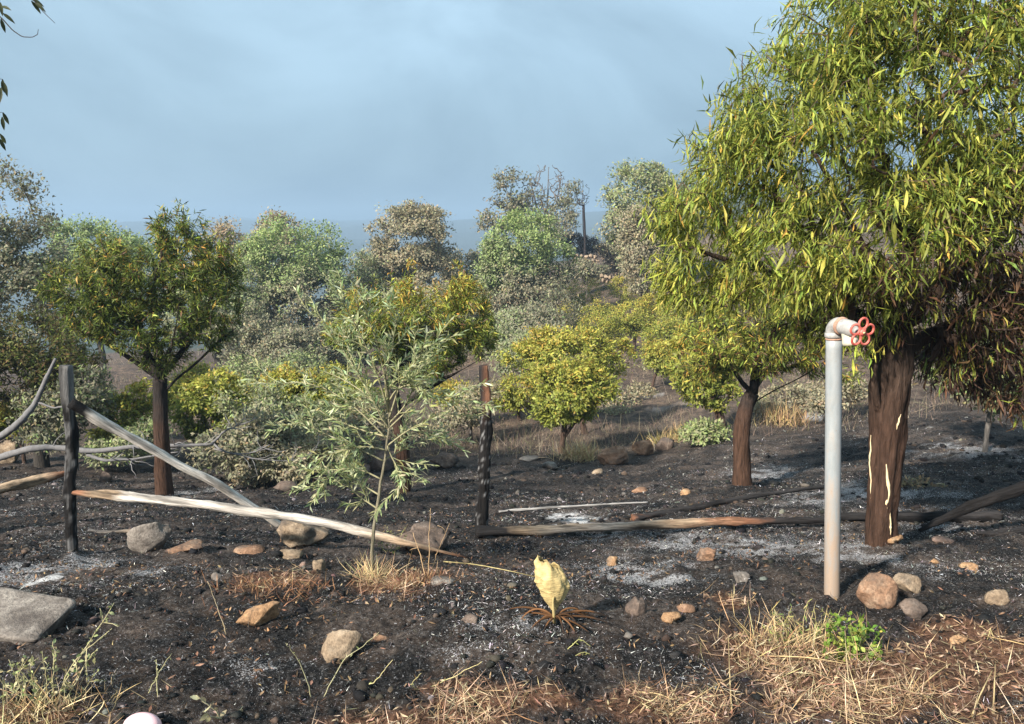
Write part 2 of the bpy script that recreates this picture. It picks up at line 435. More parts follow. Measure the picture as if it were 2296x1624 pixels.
def lumps_to_world(lumps):
    out = []
    for lp in lumps:
        px, py, rx, ry, d = lp[:5]
        rd = lp[5] if len(lp) > 5 else max(px2m(rx, d) * .9, .1)
        out.append((P(px, py, d), np.array([px2m(rx, d), rd, px2m(ry, d)]), lp[6] if len(lp) > 6 else 1.0))
    return out
def sample_lumps(lw, n, rng, shell=.45):
    vol = np.array([np.prod(r) ** .75 * w for _, r, w in lw]); vol /= vol.sum()
    k = rng.choice(len(lw), n, p=vol)
    d = randdir(n, rng); rad = rng.random(n) ** (1 / 3) * (1 - shell) + shell * (1 - .35 * rng.random(n) ** 1.5)
    C = np.array([c for c, _, _ in lw])[k]; R = np.array([r for _, r, _ in lw])[k]
    return C + d * R * rad[:, None]

class Tree:
    """greedy branch growth from a trunk and hand-set limbs to target points in the crown"""
    def __init__(s, trunk, limbs=(), rng=None):
        s.rng = rng or np.random.default_rng(1)
        s.pos, s.par, s.dir = [], [], []
        s.chains = []
        s.root_chain(trunk); s.fork = len(s.pos) - 1
        s.nlimb = 0
        for lb in limbs:
            s.path(s.nearest(np.asarray(lb[0]), 0), [np.asarray(p) for p in lb[1:]]); s.nlimb += 1
    def root_chain(s, pts):
        ids = []
        for i, p in enumerate(pts):
            s.pos.append(np.asarray(p, float)); s.par.append(i - 1)
            s.dir.append(unit(np.asarray(pts[min(i + 1, len(pts) - 1)], float) - np.asarray(pts[max(i - 1, 0)], float) + 1e-6)); ids.append(i)
        s.chains.append(ids)
    def nearest(s, p, lo):
        A = np.array(s.pos[lo:]); return lo + int(np.argmin(np.linalg.norm(A - p, axis=1)))
    def path(s, start, pts):
        ids = [start]
        for p in pts:
            q = ids[-1]; s.pos.append(np.asarray(p, float)); s.par.append(q); s.dir.append(unit(np.asarray(p, float) - s.pos[q])); ids.append(len(s.pos) - 1)
        s.chains.append(ids); return ids
    def grow(s, targets, seg=.12, wig=.12, lo=None, up=.25):
        lo = s.fork if lo is None else lo
        o = s.pos[s.fork]; order = np.argsort(np.linalg.norm(targets - o, axis=1))
        s.tips = []
        cap = len(s.pos) + len(targets) * 12
        A = np.zeros((cap, 3)); A[:len(s.pos)] = s.pos
        for t in targets[order]:
            n = len(s.pos)
            d = np.linalg.norm(A[lo:n] - t, axis=1)
            dn = np.linalg.norm(A[lo:n] - o, axis=1)
            k = lo + int(np.argmin(d + .25 * dn)); d0 = d[k - lo]
            if d0 < .02: continue
            m = int(np.clip(math.ceil(d0 / seg), 2, 9))
            p0 = s.pos[k]; c1 = p0 + s.dir[k] * d0 * .3; c2 = t - np.array([0, 0, up * d0]) - (t - p0) * .25
            tt = (np.arange(m) + 1)[:, None] / m
            q = (1 - tt) ** 3 * p0 + 3 * (1 - tt) ** 2 * tt * c1 + 3 * (1 - tt) * tt ** 2 * c2 + tt ** 3 * t
            q = q + s.rng.normal(size=q.shape) * wig * d0 / m * (1 - .5 * tt)
            ids = s.path(k, list(q)); A[n:len(s.pos)] = s.pos[n:]
            s.tips.append(ids)
    def radii(s, tip=.003, e=2.3, trunk_r=None, rmax=None):
        n = len(s.pos); a = np.zeros(n); kids = np.zeros(n, int)
        for i in range(n):
            if s.par[i] >= 0: kids[s.par[i]] += 1
        r = np.zeros(n)
        for i in range(n - 1, -1, -1):
            r[i] = max(a[i], tip ** e)
            if s.par[i] >= 0: a[s.par[i]] += r[i]
        r = r ** (1 / e)
        if trunk_r is not None:
            ids = s.chains[0]
            if rmax is None: rmax = trunk_r[-1] * .72
            sc = rmax / max(max((r[c[1]] for c in s.chains[1:]), default=rmax), 1e-6)
            lo = np.log(np.maximum(r, tip) / tip); hi = max(lo.max(), 1e-6)
            r = tip + (r - tip) * np.clip(1 + (sc - 1) * lo / hi, .1, 10)
            r = np.minimum(r, rmax)
            for j, i in enumerate(ids): r[i] = trunk_r[j] if hasattr(trunk_r, '__len__') else trunk_r
        s.r = r
    def meshes(s, root, origin, bark, twigc, k_tr=12, jit=.18, split=.0, mat=None, limbname='limb', kk=5):
        """trunk, each hand-set limb, and the fine branches as parts"""
        mat = mat or M_BARK
        pos = np.array(s.pos); nc = 1 + s.nlimb
        for ci in range(nc):
            ids = s.chains[ci]; tb = Tubes()
            pts = pos[ids]; rr = s.r[ids].copy()
            if ci: rr[0] = rr[1]
            # resample for a gnarled look
            f = np.linspace(0, len(ids) - 1, max(len(ids) * 5, 8)); b0 = np.arange(len(ids))
            pts = np.stack([np.interp(f, b0, pts[:, q]) for q in range(3)], 1); rr = np.interp(f, b0, rr)
            ker = np.ones(5) / 5
            if len(pts) > 9:
                for q in range(3):
                    pp = np.pad(pts[:, q], 2, mode='edge'); sm = np.convolve(pp, ker, 'valid'); sm[0], sm[-1] = pts[0, q], pts[-1, q]; pts[:, q] = sm
            tb.add(pts, rr, bark(pts), k_tr if ci == 0 else max(k_tr - 4, 6), jit)
            me = tb.mesh('trunk' if ci == 0 else limbname, mat, origin)
            obj('trunk' if ci == 0 else limbname, me, root)
        tb = Tubes()
        for ids in s.chains[nc:]:
            rr = s.r[ids].copy(); rr[0] = rr[1]
            tb.add(pos[ids], rr, bark(pos[ids]) * .5 + .5 * np.asarray(twigc), kk if rr.max() > .008 else 4 if kk > 4 else 3, 0, False)
        if tb.n:
            bo = obj('branches', tb.mesh('branches', M_TWIG, origin), root); bo['kind'] = 'stuff'

def pal_pick(pal, w, n, rng):
    """pal: colours, w: (n,k) or (k,) weights"""
    pal = np.asarray(pal); w = np.asarray(w, float)
    if w.ndim == 1: w = np.repeat(w[None], n, 0)
    cw = np.cumsum(w / w.sum(1, keepdims=True), 1); r = rng.random(n)[:, None]
    k = (r > cw).sum(1).clip(0, len(pal) - 1)
    c = pal[k] * (1 + .22 * rng.normal(size=(n, 1))).clip(.5, 1.6) * (1 + .07 * rng.normal(size=(n, 3)))
    return c.clip(.005, .9)
def flat_lambda(c):
    c = np.asarray(c, float); return lambda p: np.broadcast_to(c, (len(p), 3)).copy()

GREEN = (.180, .230, .042); DGREEN = (.078, .105, .028); YGREEN = (.335, .365, .068); YEL = (.56, .51, .10); ORA = (.48, .28, .06)
BRN = (.15, .085, .045); DBRN = (.055, .034, .024); OLIVE = (.20, .205, .075); PALEG = (.26, .32, .14)

def peach_leaves(tree, per_tip, rng, L=(.09, .16), Wd=.17, colfn=None, droop=1.0, spread=.05, back=3, nseg=3, fold=.3, curl=.9, along=.45):
    Pp, Dd = [], []
    pos = np.array(tree.pos)
    for ids in tree.tips:
        seg = ids[-min(back, len(ids)):]
        for q in range(per_tip):
            t = rng.random() * (len(seg) - 1); i = int(t); f = t - i
            j = min(i + 1, len(seg) - 1)
            Pp.append(pos[seg[i]] * (1 - f) + pos[seg[j]] * f); Dd.append(tree.dir[seg[j]])
    Pp = np.array(Pp); Dd = np.array(Dd); n = len(Pp)
    Pp = Pp + rng.normal(size=(n, 3)) * spread
    out = randdir(n, rng)
    D = unit(out * .75 + Dd * along + np.array([0, 0, -1.0]) * droop * (.5 + rng.random((n, 1))))
    Nn = unit(np.array([0, 0, 1.0]) + randdir(n, rng) * .8 + out * .6)
    Ls = rng.uniform(*L, n) * (.8 + .4 * rng.random(n)); cu = rng.normal(.35, curl, n)
    V, F = leaves(Pp, D, Nn, Ls, Ls * Wd * rng.uniform(.6, 1.15, n), cu, nseg, fold)
    C = colfn(Pp, rng)
    return V, F, C, Pp, D, Nn, Ls, cu
def foliage_obj(V, F, C, root, origin, mat=None, name='foliage'):
    m = V.shape[1]
    me = mesh_np(name, V.reshape(-1, 3) - np.asarray(origin), F, mat or M_LEAF, np.repeat(C, m, 0))
    o = obj(name, me, root); o['kind'] = 'stuff'
    return o
def lin(a, b, t): return a + (b - a) * t

# ================================================================== FOREGROUND THINGS
# ---------- irrigation standpipe
def pipe_mat():
    m, n, l, b = new_mat('painted_pipe')
    tc = n.new('ShaderNodeTexCoord'); sx = n.new('ShaderNodeSeparateXYZ'); l.new(tc.outputs['Object'], sx.inputs[0])
    mp = n.new('ShaderNodeMapping'); mp.inputs['Scale'].default_value = (30, 30, 7); l.new(tc.outputs['Object'], mp.inputs[0])
    n1 = noise_node(n, l, 1, 6, .65, mp.outputs[0])
    c0 = ramp(n, [(.35, (.22, .245, .255)), (.6, (.28, .30, .305)), (.75, (.33, .335, .325))]); l.new(n1.outputs['Fac'], c0.inputs[0])
    # mud splashed up the lower part
    md = n.new('ShaderNodeMapRange'); md.inputs['From Min'].default_value, md.inputs['From Max'].default_value = .10, .85
    md.inputs['To Min'].default_value, md.inputs['To Max'].default_value = .42, -.06; md.clamp = False
    l.new(sx.outputs['Z'], md.inputs['Value'])
    ad = n.new('ShaderNodeMath'); ad.operation = 'ADD'; l.new(md.outputs[0], ad.inputs[0]); l.new(n1.outputs['Fac'], ad.inputs[1])
    rr = ramp(n, [(.58, (0, 0, 0)), (.90, (.72,) * 3)]); l.new(ad.outputs[0], rr.inputs[0])
    c = mix_rgb(n, l, rr.outputs[0], c0.outputs[0], (.30, .20, .125))
    n2 = noise_node(n, l, 90, 4, .7, tc.outputs['Object']); r2 = ramp(n, [(.60, (0, 0, 0)), (.72, (.8,) * 3)]); l.new(n2.outputs['Fac'], r2.inputs[0])
    c = mix_rgb(n, l, r2.outputs[0], c, (.26, .18, .12))
    n6 = noise_node(n, l, 5, 6, .7, tc.outputs['Object']); r6 = ramp(n, [(.5, (0, 0, 0)), (.7, (.5,) * 3)]); l.new(n6.outputs['Fac'], r6.inputs[0])
    c = mix_rgb(n, l, r6.outputs[0], c, (.24, .225, .20))
    l.new(c, b.inputs['Base Color']); b.inputs['Roughness'].default_value = .48
    bump_node(n, l, b, n2.outputs['Fac'], .12, .002)
    return m
def simple_mat(name, c, rough=.6, var=.25, sc=20, metal=0, c2=None):
    m, n, l, b = new_mat(name)
    tc = n.new('ShaderNodeTexCoord'); nz = noise_node(n, l, sc, 6, .65, tc.outputs['Object'])
    lo = tuple(v * (1 - var) for v in c); hi = c2 or tuple(min(v * (1 + var), 1) for v in c)
    r = ramp(n, [(.35, lo), (.65, hi)]); l.new(nz.outputs['Fac'], r.inputs[0])
    l.new(r.outputs[0], b.inputs['Base Color']); b.inputs['Roughness'].default_value = rough; b.inputs['Metallic'].default_value = metal
    bump_node(n, l, b, nz.outputs['Fac'], .25, .003)
    return m
def lathe_tube(path, prof, k=28):
    """path: points; prof: radius at each; returns Tubes with white colour"""
    t = Tubes(); t.add(path, prof, (1, 1, 1), k, 0, True); return t
def standpipe():
    b = G(1865, 1338); d = b[1]
    top = P(1870, 752, d + .0)
    root = thing('irrigation_standpipe', 'pale grey irrigation standpipe with bent elbow outlet and red handwheel', 'standpipe', b)
    mp = pipe_mat(); o0 = np.array([b[0], b[1], b[2]])
    r = px2m(17.6, d)
    t = Tubes(); hh = np.linspace(-.08, 1, 24)[:, None]
    t.add(b + (top - b) * hh + 0, r, (1, 1, 1), 32); obj('riser', t.mesh('riser', mp, o0), root)
    m_f = simple_mat('fitting_galvanised', (.28, .275, .265), .5, .2, 40, .0, (.37, .36, .34))
    m_r = simple_mat('rusty_joint', (.34, .20, .14), .8, .3, 60)
    up = unit(top - b)
    t = Tubes(); t.add([top - up * .012, top - up * .004, top + up * .010, top + up * .014], [r * 1.03, r * 1.15, r * 1.15, r * 1.04], (1, 1, 1), 32)
    obj('collar', t.mesh('collar', m_f, o0), root)
    t = Tubes(); t.add([top - up * .020, top - up * .0125], [r * 1.05, r * 1.05], (1, 1, 1), 32); obj('joint_ring', t.mesh('joint_ring', m_r, o0), root)
    ax = unit(np.array([.30, -.94, -.10]))
    # elbow: quarter turn from vertical to ax
    R = r * 1.05; c0 = top + up * .012; n = 14; pts = []
    cen = c0 + ax * R * 1.1
    for i in range(n):
        a = math.pi / 2 * i / (n - 1)
        pts.append(cen - ax * R * 1.1 * math.cos(a) + up * R * 1.1 * math.sin(a))
    t = Tubes(); t.add(pts, r * 1.04, (1, 1, 1), 32); obj('elbow', t.mesh('elbow', m_f, o0), root)
    e = pts[-1]
    t = Tubes(); t.add([e - ax * .002, e + ax * .003, e + ax * .012, e + ax * .016], [r * 1.06, r * 1.16, r * 1.16, r * 1.06], (1, 1, 1), 32); obj('joint_ring', t.mesh('joint_ring', m_r, o0), root)
    v0 = e + ax * .014
    t = Tubes(); t.add([v0, v0 + ax * .01, v0 + ax * .055, v0 + ax * .075, v0 + ax * .088], [r * .98, r * 1.02, r * 1.05, r * .95, r * .55], (1, 1, 1), 32)
    obj('valve_body', t.mesh('valve_body', m_f, o0), root)
    vc = v0 + ax * .035
    dn = unit(-up * .96 + ax * .12 + np.array([.1, 0, 0]))
    t = Tubes(); t.add([vc, vc + dn * .045, vc + dn * .062, vc + dn * .075, vc + dn * .0752, vc + dn * .055, vc + dn * .02], [r * .86, r * .9, r * .98, r * .99, r * .84, r * .82, r * .8], (1, 1, 1), 32, 0, False)
    ou = obj('outlet', t.mesh('outlet', simple_mat('outlet_cream', (.55, .50, .38), .55, .15, 30), o0), root)
    t = Tubes(); t.add([vc + dn * .05, vc + dn * .054], [r * .83, r * .83], (1, 1, 1), 24)
    obj('mouth_shade_disc', t.mesh('mouth_shade_disc', simple_mat('mouth_shade_black', (.02, .018, .016), .8), o0), ou)  # black disc standing in for the shade inside the open outlet
    s0 = v0 + ax * .08
    t = Tubes(); t.add([s0, s0 + ax * .02, s0 + ax * .02001, s0 + ax * .05], [r * .42, r * .42, r * .2, r * .2], (1, 1, 1), 18); obj('stem', t.mesh('stem', m_f, o0), root)
    wc = s0 + ax * .042
    m_red = simple_mat('red_paint', (.48, .075, .055), .5, .2, 30, 0, (.60, .17, .13))
    u_ = unit(np.cross(ax, np.array([0, 0, 1.]))); v_ = np.cross(u_, ax)
    RW = px2m(32, d)
    t = Tubes()
    for q in range(5):
        a0 = 2 * math.pi * q / 5 + .35
        c = wc + (u_ * math.cos(a0) + v_ * math.sin(a0)) * RW * .60
        ring = []
        for i in range(21):
            a = 2 * math.pi * i / 20
            rad_ = u_ * math.cos(a0) + v_ * math.sin(a0); tan_ = -u_ * math.sin(a0) + v_ * math.cos(a0)
            ring.append(c + rad_ * RW * .37 * math.cos(a) + tan_ * RW * .345 * math.sin(a))
        t.add(ring, RW * .085, (1, 1, 1), 10, 0, False)
    w = obj('handwheel', t.mesh('handwheel', m_red, o0), root)
    t = Tubes(); t.add([wc - ax * .012, wc - ax * .008, wc + ax * .008, wc + ax * .012], [RW * .17, RW * .23, RW * .23, RW * .17], (1, 1, 1), 20)
    obj('hub', t.mesh('hub', m_red, o0), w)
    t = Tubes(); t.add([wc + ax * .010, wc + ax * .018], [RW * .10, RW * .09], (1, 1, 1), 6)
    obj('nut', t.mesh('nut', simple_mat('brass', (.55, .42, .22), .4, .2, 20, .6), o0), w)
standpipe()

# ---------- poles, posts and logs (local Z runs along the wood so the grain follows it)
def wood(name, label, cat, p0, p1, r0, r1, colfn, bend=(0, 0), n=60, k=18, jit=.16, group=None, crook=.5, mat=None, taper_end=(0, 0), parent=None):
    p0, p1 = np.asarray(p0, float), np.asarray(p1, float)
    L = np.linalg.norm(p1 - p0); t = np.linspace(0, 1, n)
    s = int(abs(p0[0] * 91 + p1[1] * 37)) % 97
    z = t * L
    x = bend[0] * np.sin(math.pi * t) + crook * r0 * fbm(t * 3.1, np.full(n, s + .5), octv=2, s=s)
    y = bend[1] * np.sin(math.pi * t) + crook * r0 * fbm(t * 3.1, np.full(n, s + 9.5), octv=2, s=s + 4)
    x -= np.interp(t, [0, 1], [x[0], x[-1]]); y -= np.interp(t, [0, 1], [y[0], y[-1]])
    r = lin(r0, r1, t) * (1 + .10 * fbm(t * 9, np.full(n, s + 3.3), octv=2, s=s))
    if taper_end[0]: r *= .45 + .55 * smoothstep(0, taper_end[0], t)
    if taper_end[1]: r *= .25 + .75 * smoothstep(0, taper_end[1], 1 - t)
    tb = Tubes(); tb.add(np.stack([x, y, z], 1), r, (1, 1, 1), k, jit)
    V = np.concatenate(tb.V); tt = (V[:, 2] / L).clip(0, 1)
    tb.C = [colfn(tt, V, s)]; tb.V = [V]
    me = tb.mesh(name, mat or M_WOOD)
    o = obj(name, me)
    zq = Vector(p1 - p0).normalized()
    xq = Vector((0, 0, 1)).cross(zq) if abs(zq.z) < .95 else Vector((1, 0, 0)); xq.normalize(); yq = zq.cross(xq)
    o.matrix_world = Matrix.Translation(p0) @ Matrix((xq, yq, zq)).transposed().to_4x4()
    if label: tag(o, label, cat, group)
    return o
PALE = np.array((.50, .46, .41)); GREYW = np.array((.34, .33, .32)); CHARC = np.array((.012, .011, .011)); TANW = np.array((.42, .31, .21)); REDW = np.array((.20, .095, .055))
def grad(stops, wob=.12):
    ts = [s_[0] for s_ in stops]; cs = np.array([s_[1] for s_ in stops])
    def f(t, V, s):
        tw = t + wob * fbm(V[:, 0] * 18, V[:, 1] * 18, V[:, 2] * 5, octv=3, s=s)
        c = np.stack([np.interp(tw, ts, cs[:, q]) for q in range(3)], 1)
        k = smoothstep(.25, .6, fbm(V[:, 0] * 30 + 7, V[:, 1] * 30, V[:, 2] * 4, octv=3, s=s + 5))[:, None]
        return c * (1 - .55 * k)
    return f
# left post: charred, pale top on its right
pb = G(160, 1235); pt = P(174, 822, pb[1])
def left_post_col(t, V, s):
    top = smoothstep(.76, .92, t + .06 * fbm(V[:, 0] * 20, V[:, 1] * 20, V[:, 2] * 6, s=s))
    g = np.clip(.35 + V[:, 0] * 9, .10, 1)[:, None]
    ashy = (smoothstep(.15, .5, fbm(V[:, 0] * 45, V[:, 1] * 45, V[:, 2] * 14, octv=3, s=3)) * .10)[:, None]
    return CHARC * (1 - top[:, None]) + ashy * (1 - top[:, None]) + (GREYW * .75 * g + .02) * top[:, None]
wood('fence_post', 'charred leaning fence post with weathered grey top left of the fallen poles', 'fence post', pb - np.array([0, 0, .12]), pt, px2m(13.5, pb[1]), px2m(13, pb[1]), left_post_col, (.012, 0), jit=.2)
qb = G(1080, 1188); qt = P(1091, 820, qb[1])
def right_post_col(t, V, s):
    top = smoothstep(.66, .86, t + .05 * fbm(V[:, 0] * 20, V[:, 1] * 20, V[:, 2] * 6, s=s))[:, None]
    g = smoothstep(-.03, .04, V[:, 0] - .01)[:, None]
    ashy = (smoothstep(.35, .8, fbm(V[:, 0] * 90, V[:, 1] * 90, V[:, 2] * 60, octv=3, s=8)) * .25)[:, None]
    return (CHARC + ashy) * (1 - top) + (CHARC * 2 * (1 - g) + REDW * 1.5 * g) * top
wood('fence_post', 'thin burnt fence post with reddish top standing in the middle', 'fence post', qb - np.array([0, 0, .12]), qt, px2m(15, qb[1]), px2m(11.5, qb[1]), right_post_col, (.02, 0), jit=.22)

# upper bleached pole: nailed to the post, its other end on the rock
a0 = P(158, 903, pb[1] - .12); a1 = P(630, 1178, 5.3)
wood('fallen_pole', 'bleached grey pole slanting from the charred left post down to a rock', 'pole', a0, a1, .032, .025, grad([(0, CHARC), (.07, CHARC), (.10, PALE * 1.35), (.5, PALE * 1.5), (1, PALE * 1.4)], .03), (.0, .02), group='fallen fence poles')
# lower bleached pole
b0 = P(152, 1103, 4.75); b1 = G(1052, 1256) + np.array([0, 0, .015])
wood('fallen_pole', 'long bleached pole lying low across the ash in front of the rocks', 'pole', b0, b1, .034, .024, grad([(0, CHARC), (.03, REDW * 1.4), (.06, TANW), (.14, TANW * .9), (.16, PALE * 1.05), (.7, PALE), (.85, TANW), (.97, REDW), (1, CHARC)], .04), (.0, .06), jit=.26, group='fallen fence poles', taper_end=(.12, .25))
# left stub pole
c0 = P(-60, 1112, 4.6); c1 = P(172, 1054, 5.05)
wood('fallen_pole', 'split tan pole end butting the charred post from the left edge', 'pole', c0, c1, .038, .028, grad([(0, TANW * 1.1), (.6, TANW), (.85, REDW), (1, CHARC * 2)], .08), jit=.3, group='fallen fence poles', taper_end=(0, .3))
# half burnt rail right of the middle post
d0 = G(1066, 1203) + np.array([0, 0, .03]); d1 = G(1872, 1178) + np.array([0, 0, .03])
wood('fallen_pole', 'half burnt rail with split pink wood lying right of the middle post', 'pole', d0, d1, .036, .028, grad([(0, CHARC), (.10, CHARC * 2), (.16, TANW * .9), (.35, PALE * .8), (.55, TANW), (.70, REDW * 1.5), (.78, CHARC * 3), (1, CHARC * 2)], .06), (0, .03), jit=.3, n=90, group='fallen fence poles')
e0 = G(1880, 1178) + np.array([0, .05, .03]); e1 = G(2240, 1168) + np.array([0, .0, .04])
wood('charred_log', 'black charred log running behind the split tree trunk', 'log', e0, e1, .034, .042, grad([(0, CHARC * 2), (1, CHARC * 3)]), jit=.25, group='charred logs')
f0 = G(2060, 1200) + np.array([0, 0, .03]); f1 = P(2420, 1062, 5.3)
wood('charred_log', 'rough charred limb rising to the right edge beside the split trunk', 'log', f0, f1, .03, .045, grad([(0, CHARC), (.5, CHARC * 1.3), (1, CHARC)]), (.0, .05), jit=.32, group='charred logs', taper_end=(.2, 0))
g0 = G(2190, 1205) + np.array([0, 0, .03]); g1 = G(2420, 1195) + np.array([0, 0, .03])
wood('charred_log', 'dark burnt log lying low at the right edge', 'log', g0, g1, .028, .036, grad([(0, CHARC * 2), (1, CHARC * 3)]), jit=.3, group='charred logs', taper_end=(.2, 0))
h0 = G(1420, 1168) + np.array([0, 0, .02]); h1 = G(1850, 1098) + np.array([0, 0, .02])
wood('charred_stick', 'long thin charred branch lying on the ash behind the rail', 'stick', h0, h1, .03, .016, grad([(0, REDW), (.06, CHARC * 3), (1, CHARC * 3 + .01)]), (.03, .02), jit=.3, group='charred sticks')
i0 = G(1118, 1152) + np.array([0, 0, .02]); i1 = G(1452, 1131) + np.array([0, 0, .02])
wood('ash_grey_stick', 'thin ash-grey stick lying right of the middle post', 'stick', i0, i1, .013, .008, grad([(0, CHARC * 4), (.1, GREYW * 1.2), (1, GREYW)]), (.0, .01), jit=.2)
j0 = G(520, 1190); j1 = G(180, 1198)
wood('charred_stick', 'short grey stick on the ground right of the charred left post', 'stick', G(200, 1192) + np.array([0, 0, .01]), G(330, 1195) + np.array([0, 0, .01]), .012, .01, grad([(0, GREYW * .6), (1, TANW * .6)]), jit=.2, group='charred sticks')

# ---------- rocks
def ico(sub):
    bm_ = __import__('bmesh').new(); __import__('bmesh').ops.create_icosphere(bm_, subdivisions=sub, radius=1)
    V = np.array([v.co[:] for v in bm_.verts]); F = np.array([[v.index for v in f.verts] for f in bm_.faces]); bm_.free(); return V, F
ICO = {3: ico(3), 4: ico(4), 5: ico(5)}
def rock_shape(size, seed, cuts=7, sub=4, rough=.14, lo=.42):
    V, F = ICO[sub]; V = V.copy(); rg = np.random.default_rng(seed)
    for _ in range(cuts):
        nrm = unit(rg.normal(size=3)); h = rg.uniform(lo, .82); d = V @ nrm; m = d > h
        V[m] -= nrm[None] * (d[m] - h)[:, None] * .92
    n_ = fbm(V[:, 0] * 1.8 + seed, V[:, 1] * 1.8, V[:, 2] * 1.8, octv=5, s=seed)
    V = V * (1 + rough * n_)[:, None]
    n2 = np.abs(fbm(V[:, 0] * 7 + seed, V[:, 1] * 7, V[:, 2] * 7, octv=3, s=seed + 2)); V = V * (1 - .05 * n2)[:, None]
    mx = np.abs(V).max(0); return V / mx * np.asarray(size)[None], F
def rock(px, py, w, h, kind, label, seed, depth=None, rot=(0, 0, 0), dy=.8, sub=4, rough=.14, cuts=7, sink=.20, name='rock'):
    g = G(px, py + h / 2 - 2); d = g[1]
    sx, sz = px2m(w, d) / 2 * 1.08, px2m(h, d) / 2 * 1.18
    V, F = rock_shape((sx, sx * dy, sz), seed, cuts, sub, rough)
    Rm = np.array(Matrix.Rotation(rot[2], 3, 'Z') @ Matrix.Rotation(rot[1], 3, 'Y') @ Matrix.Rotation(rot[0], 3, 'X'))
    V = V @ Rm.T
    o = obj(name, mesh_np('rock', V, F, RM[kind], None, True))
    cy = d + sx * dy * .5
    zc = (g[2] - V[:, 2].min() - sink * (V[:, 2].max() - V[:, 2].min()))
    o.location = (g[0] + (P(px, py, cy)[0] - P(px, py, d)[0]), cy, min(zc, Hs(g[0], cy) - V[:, 2].min() - .02) if sink else zc)
    return tag(o, label, 'rock', 'rocks scattered over the burnt ground')
def slab():
    # big flat-topped block cut by the left edge
    g = G(60, 1440); d = g[1]
    V, F = ICO[5]; V = V.copy()
    V = np.sign(V) * np.abs(V) ** .20; V /= np.abs(V).max(0)
    n_ = fbm(V[:, 0] * 2.2, V[:, 1] * 2.2, V[:, 2] * 2.2, octv=5, s=77); V = V * (1 + .05 * n_)[:, None]
    V[:, 0] -= .25 * (1 - V[:, 2]) * (V[:, 0] > 0) * .6
    V = V * np.array([.235, .13, .06])
    V = V @ np.array(Matrix.Rotation(math.radians(-10), 3, 'Z') @ Matrix.Rotation(math.radians(4), 3, 'Y') @ Matrix.Rotation(math.radians(14), 3, 'X')).T
    o = obj('stone_slab', mesh_np('stone_slab', V, F, RM['grey'], None, True))
    e = P(148, 1360, d + .08)
    o.location = (e[0] - .262, d + .13, g[2] + .018)
    tag(o, 'large flat-topped grey stone slab cut off by the left edge', 'rock')
slab()
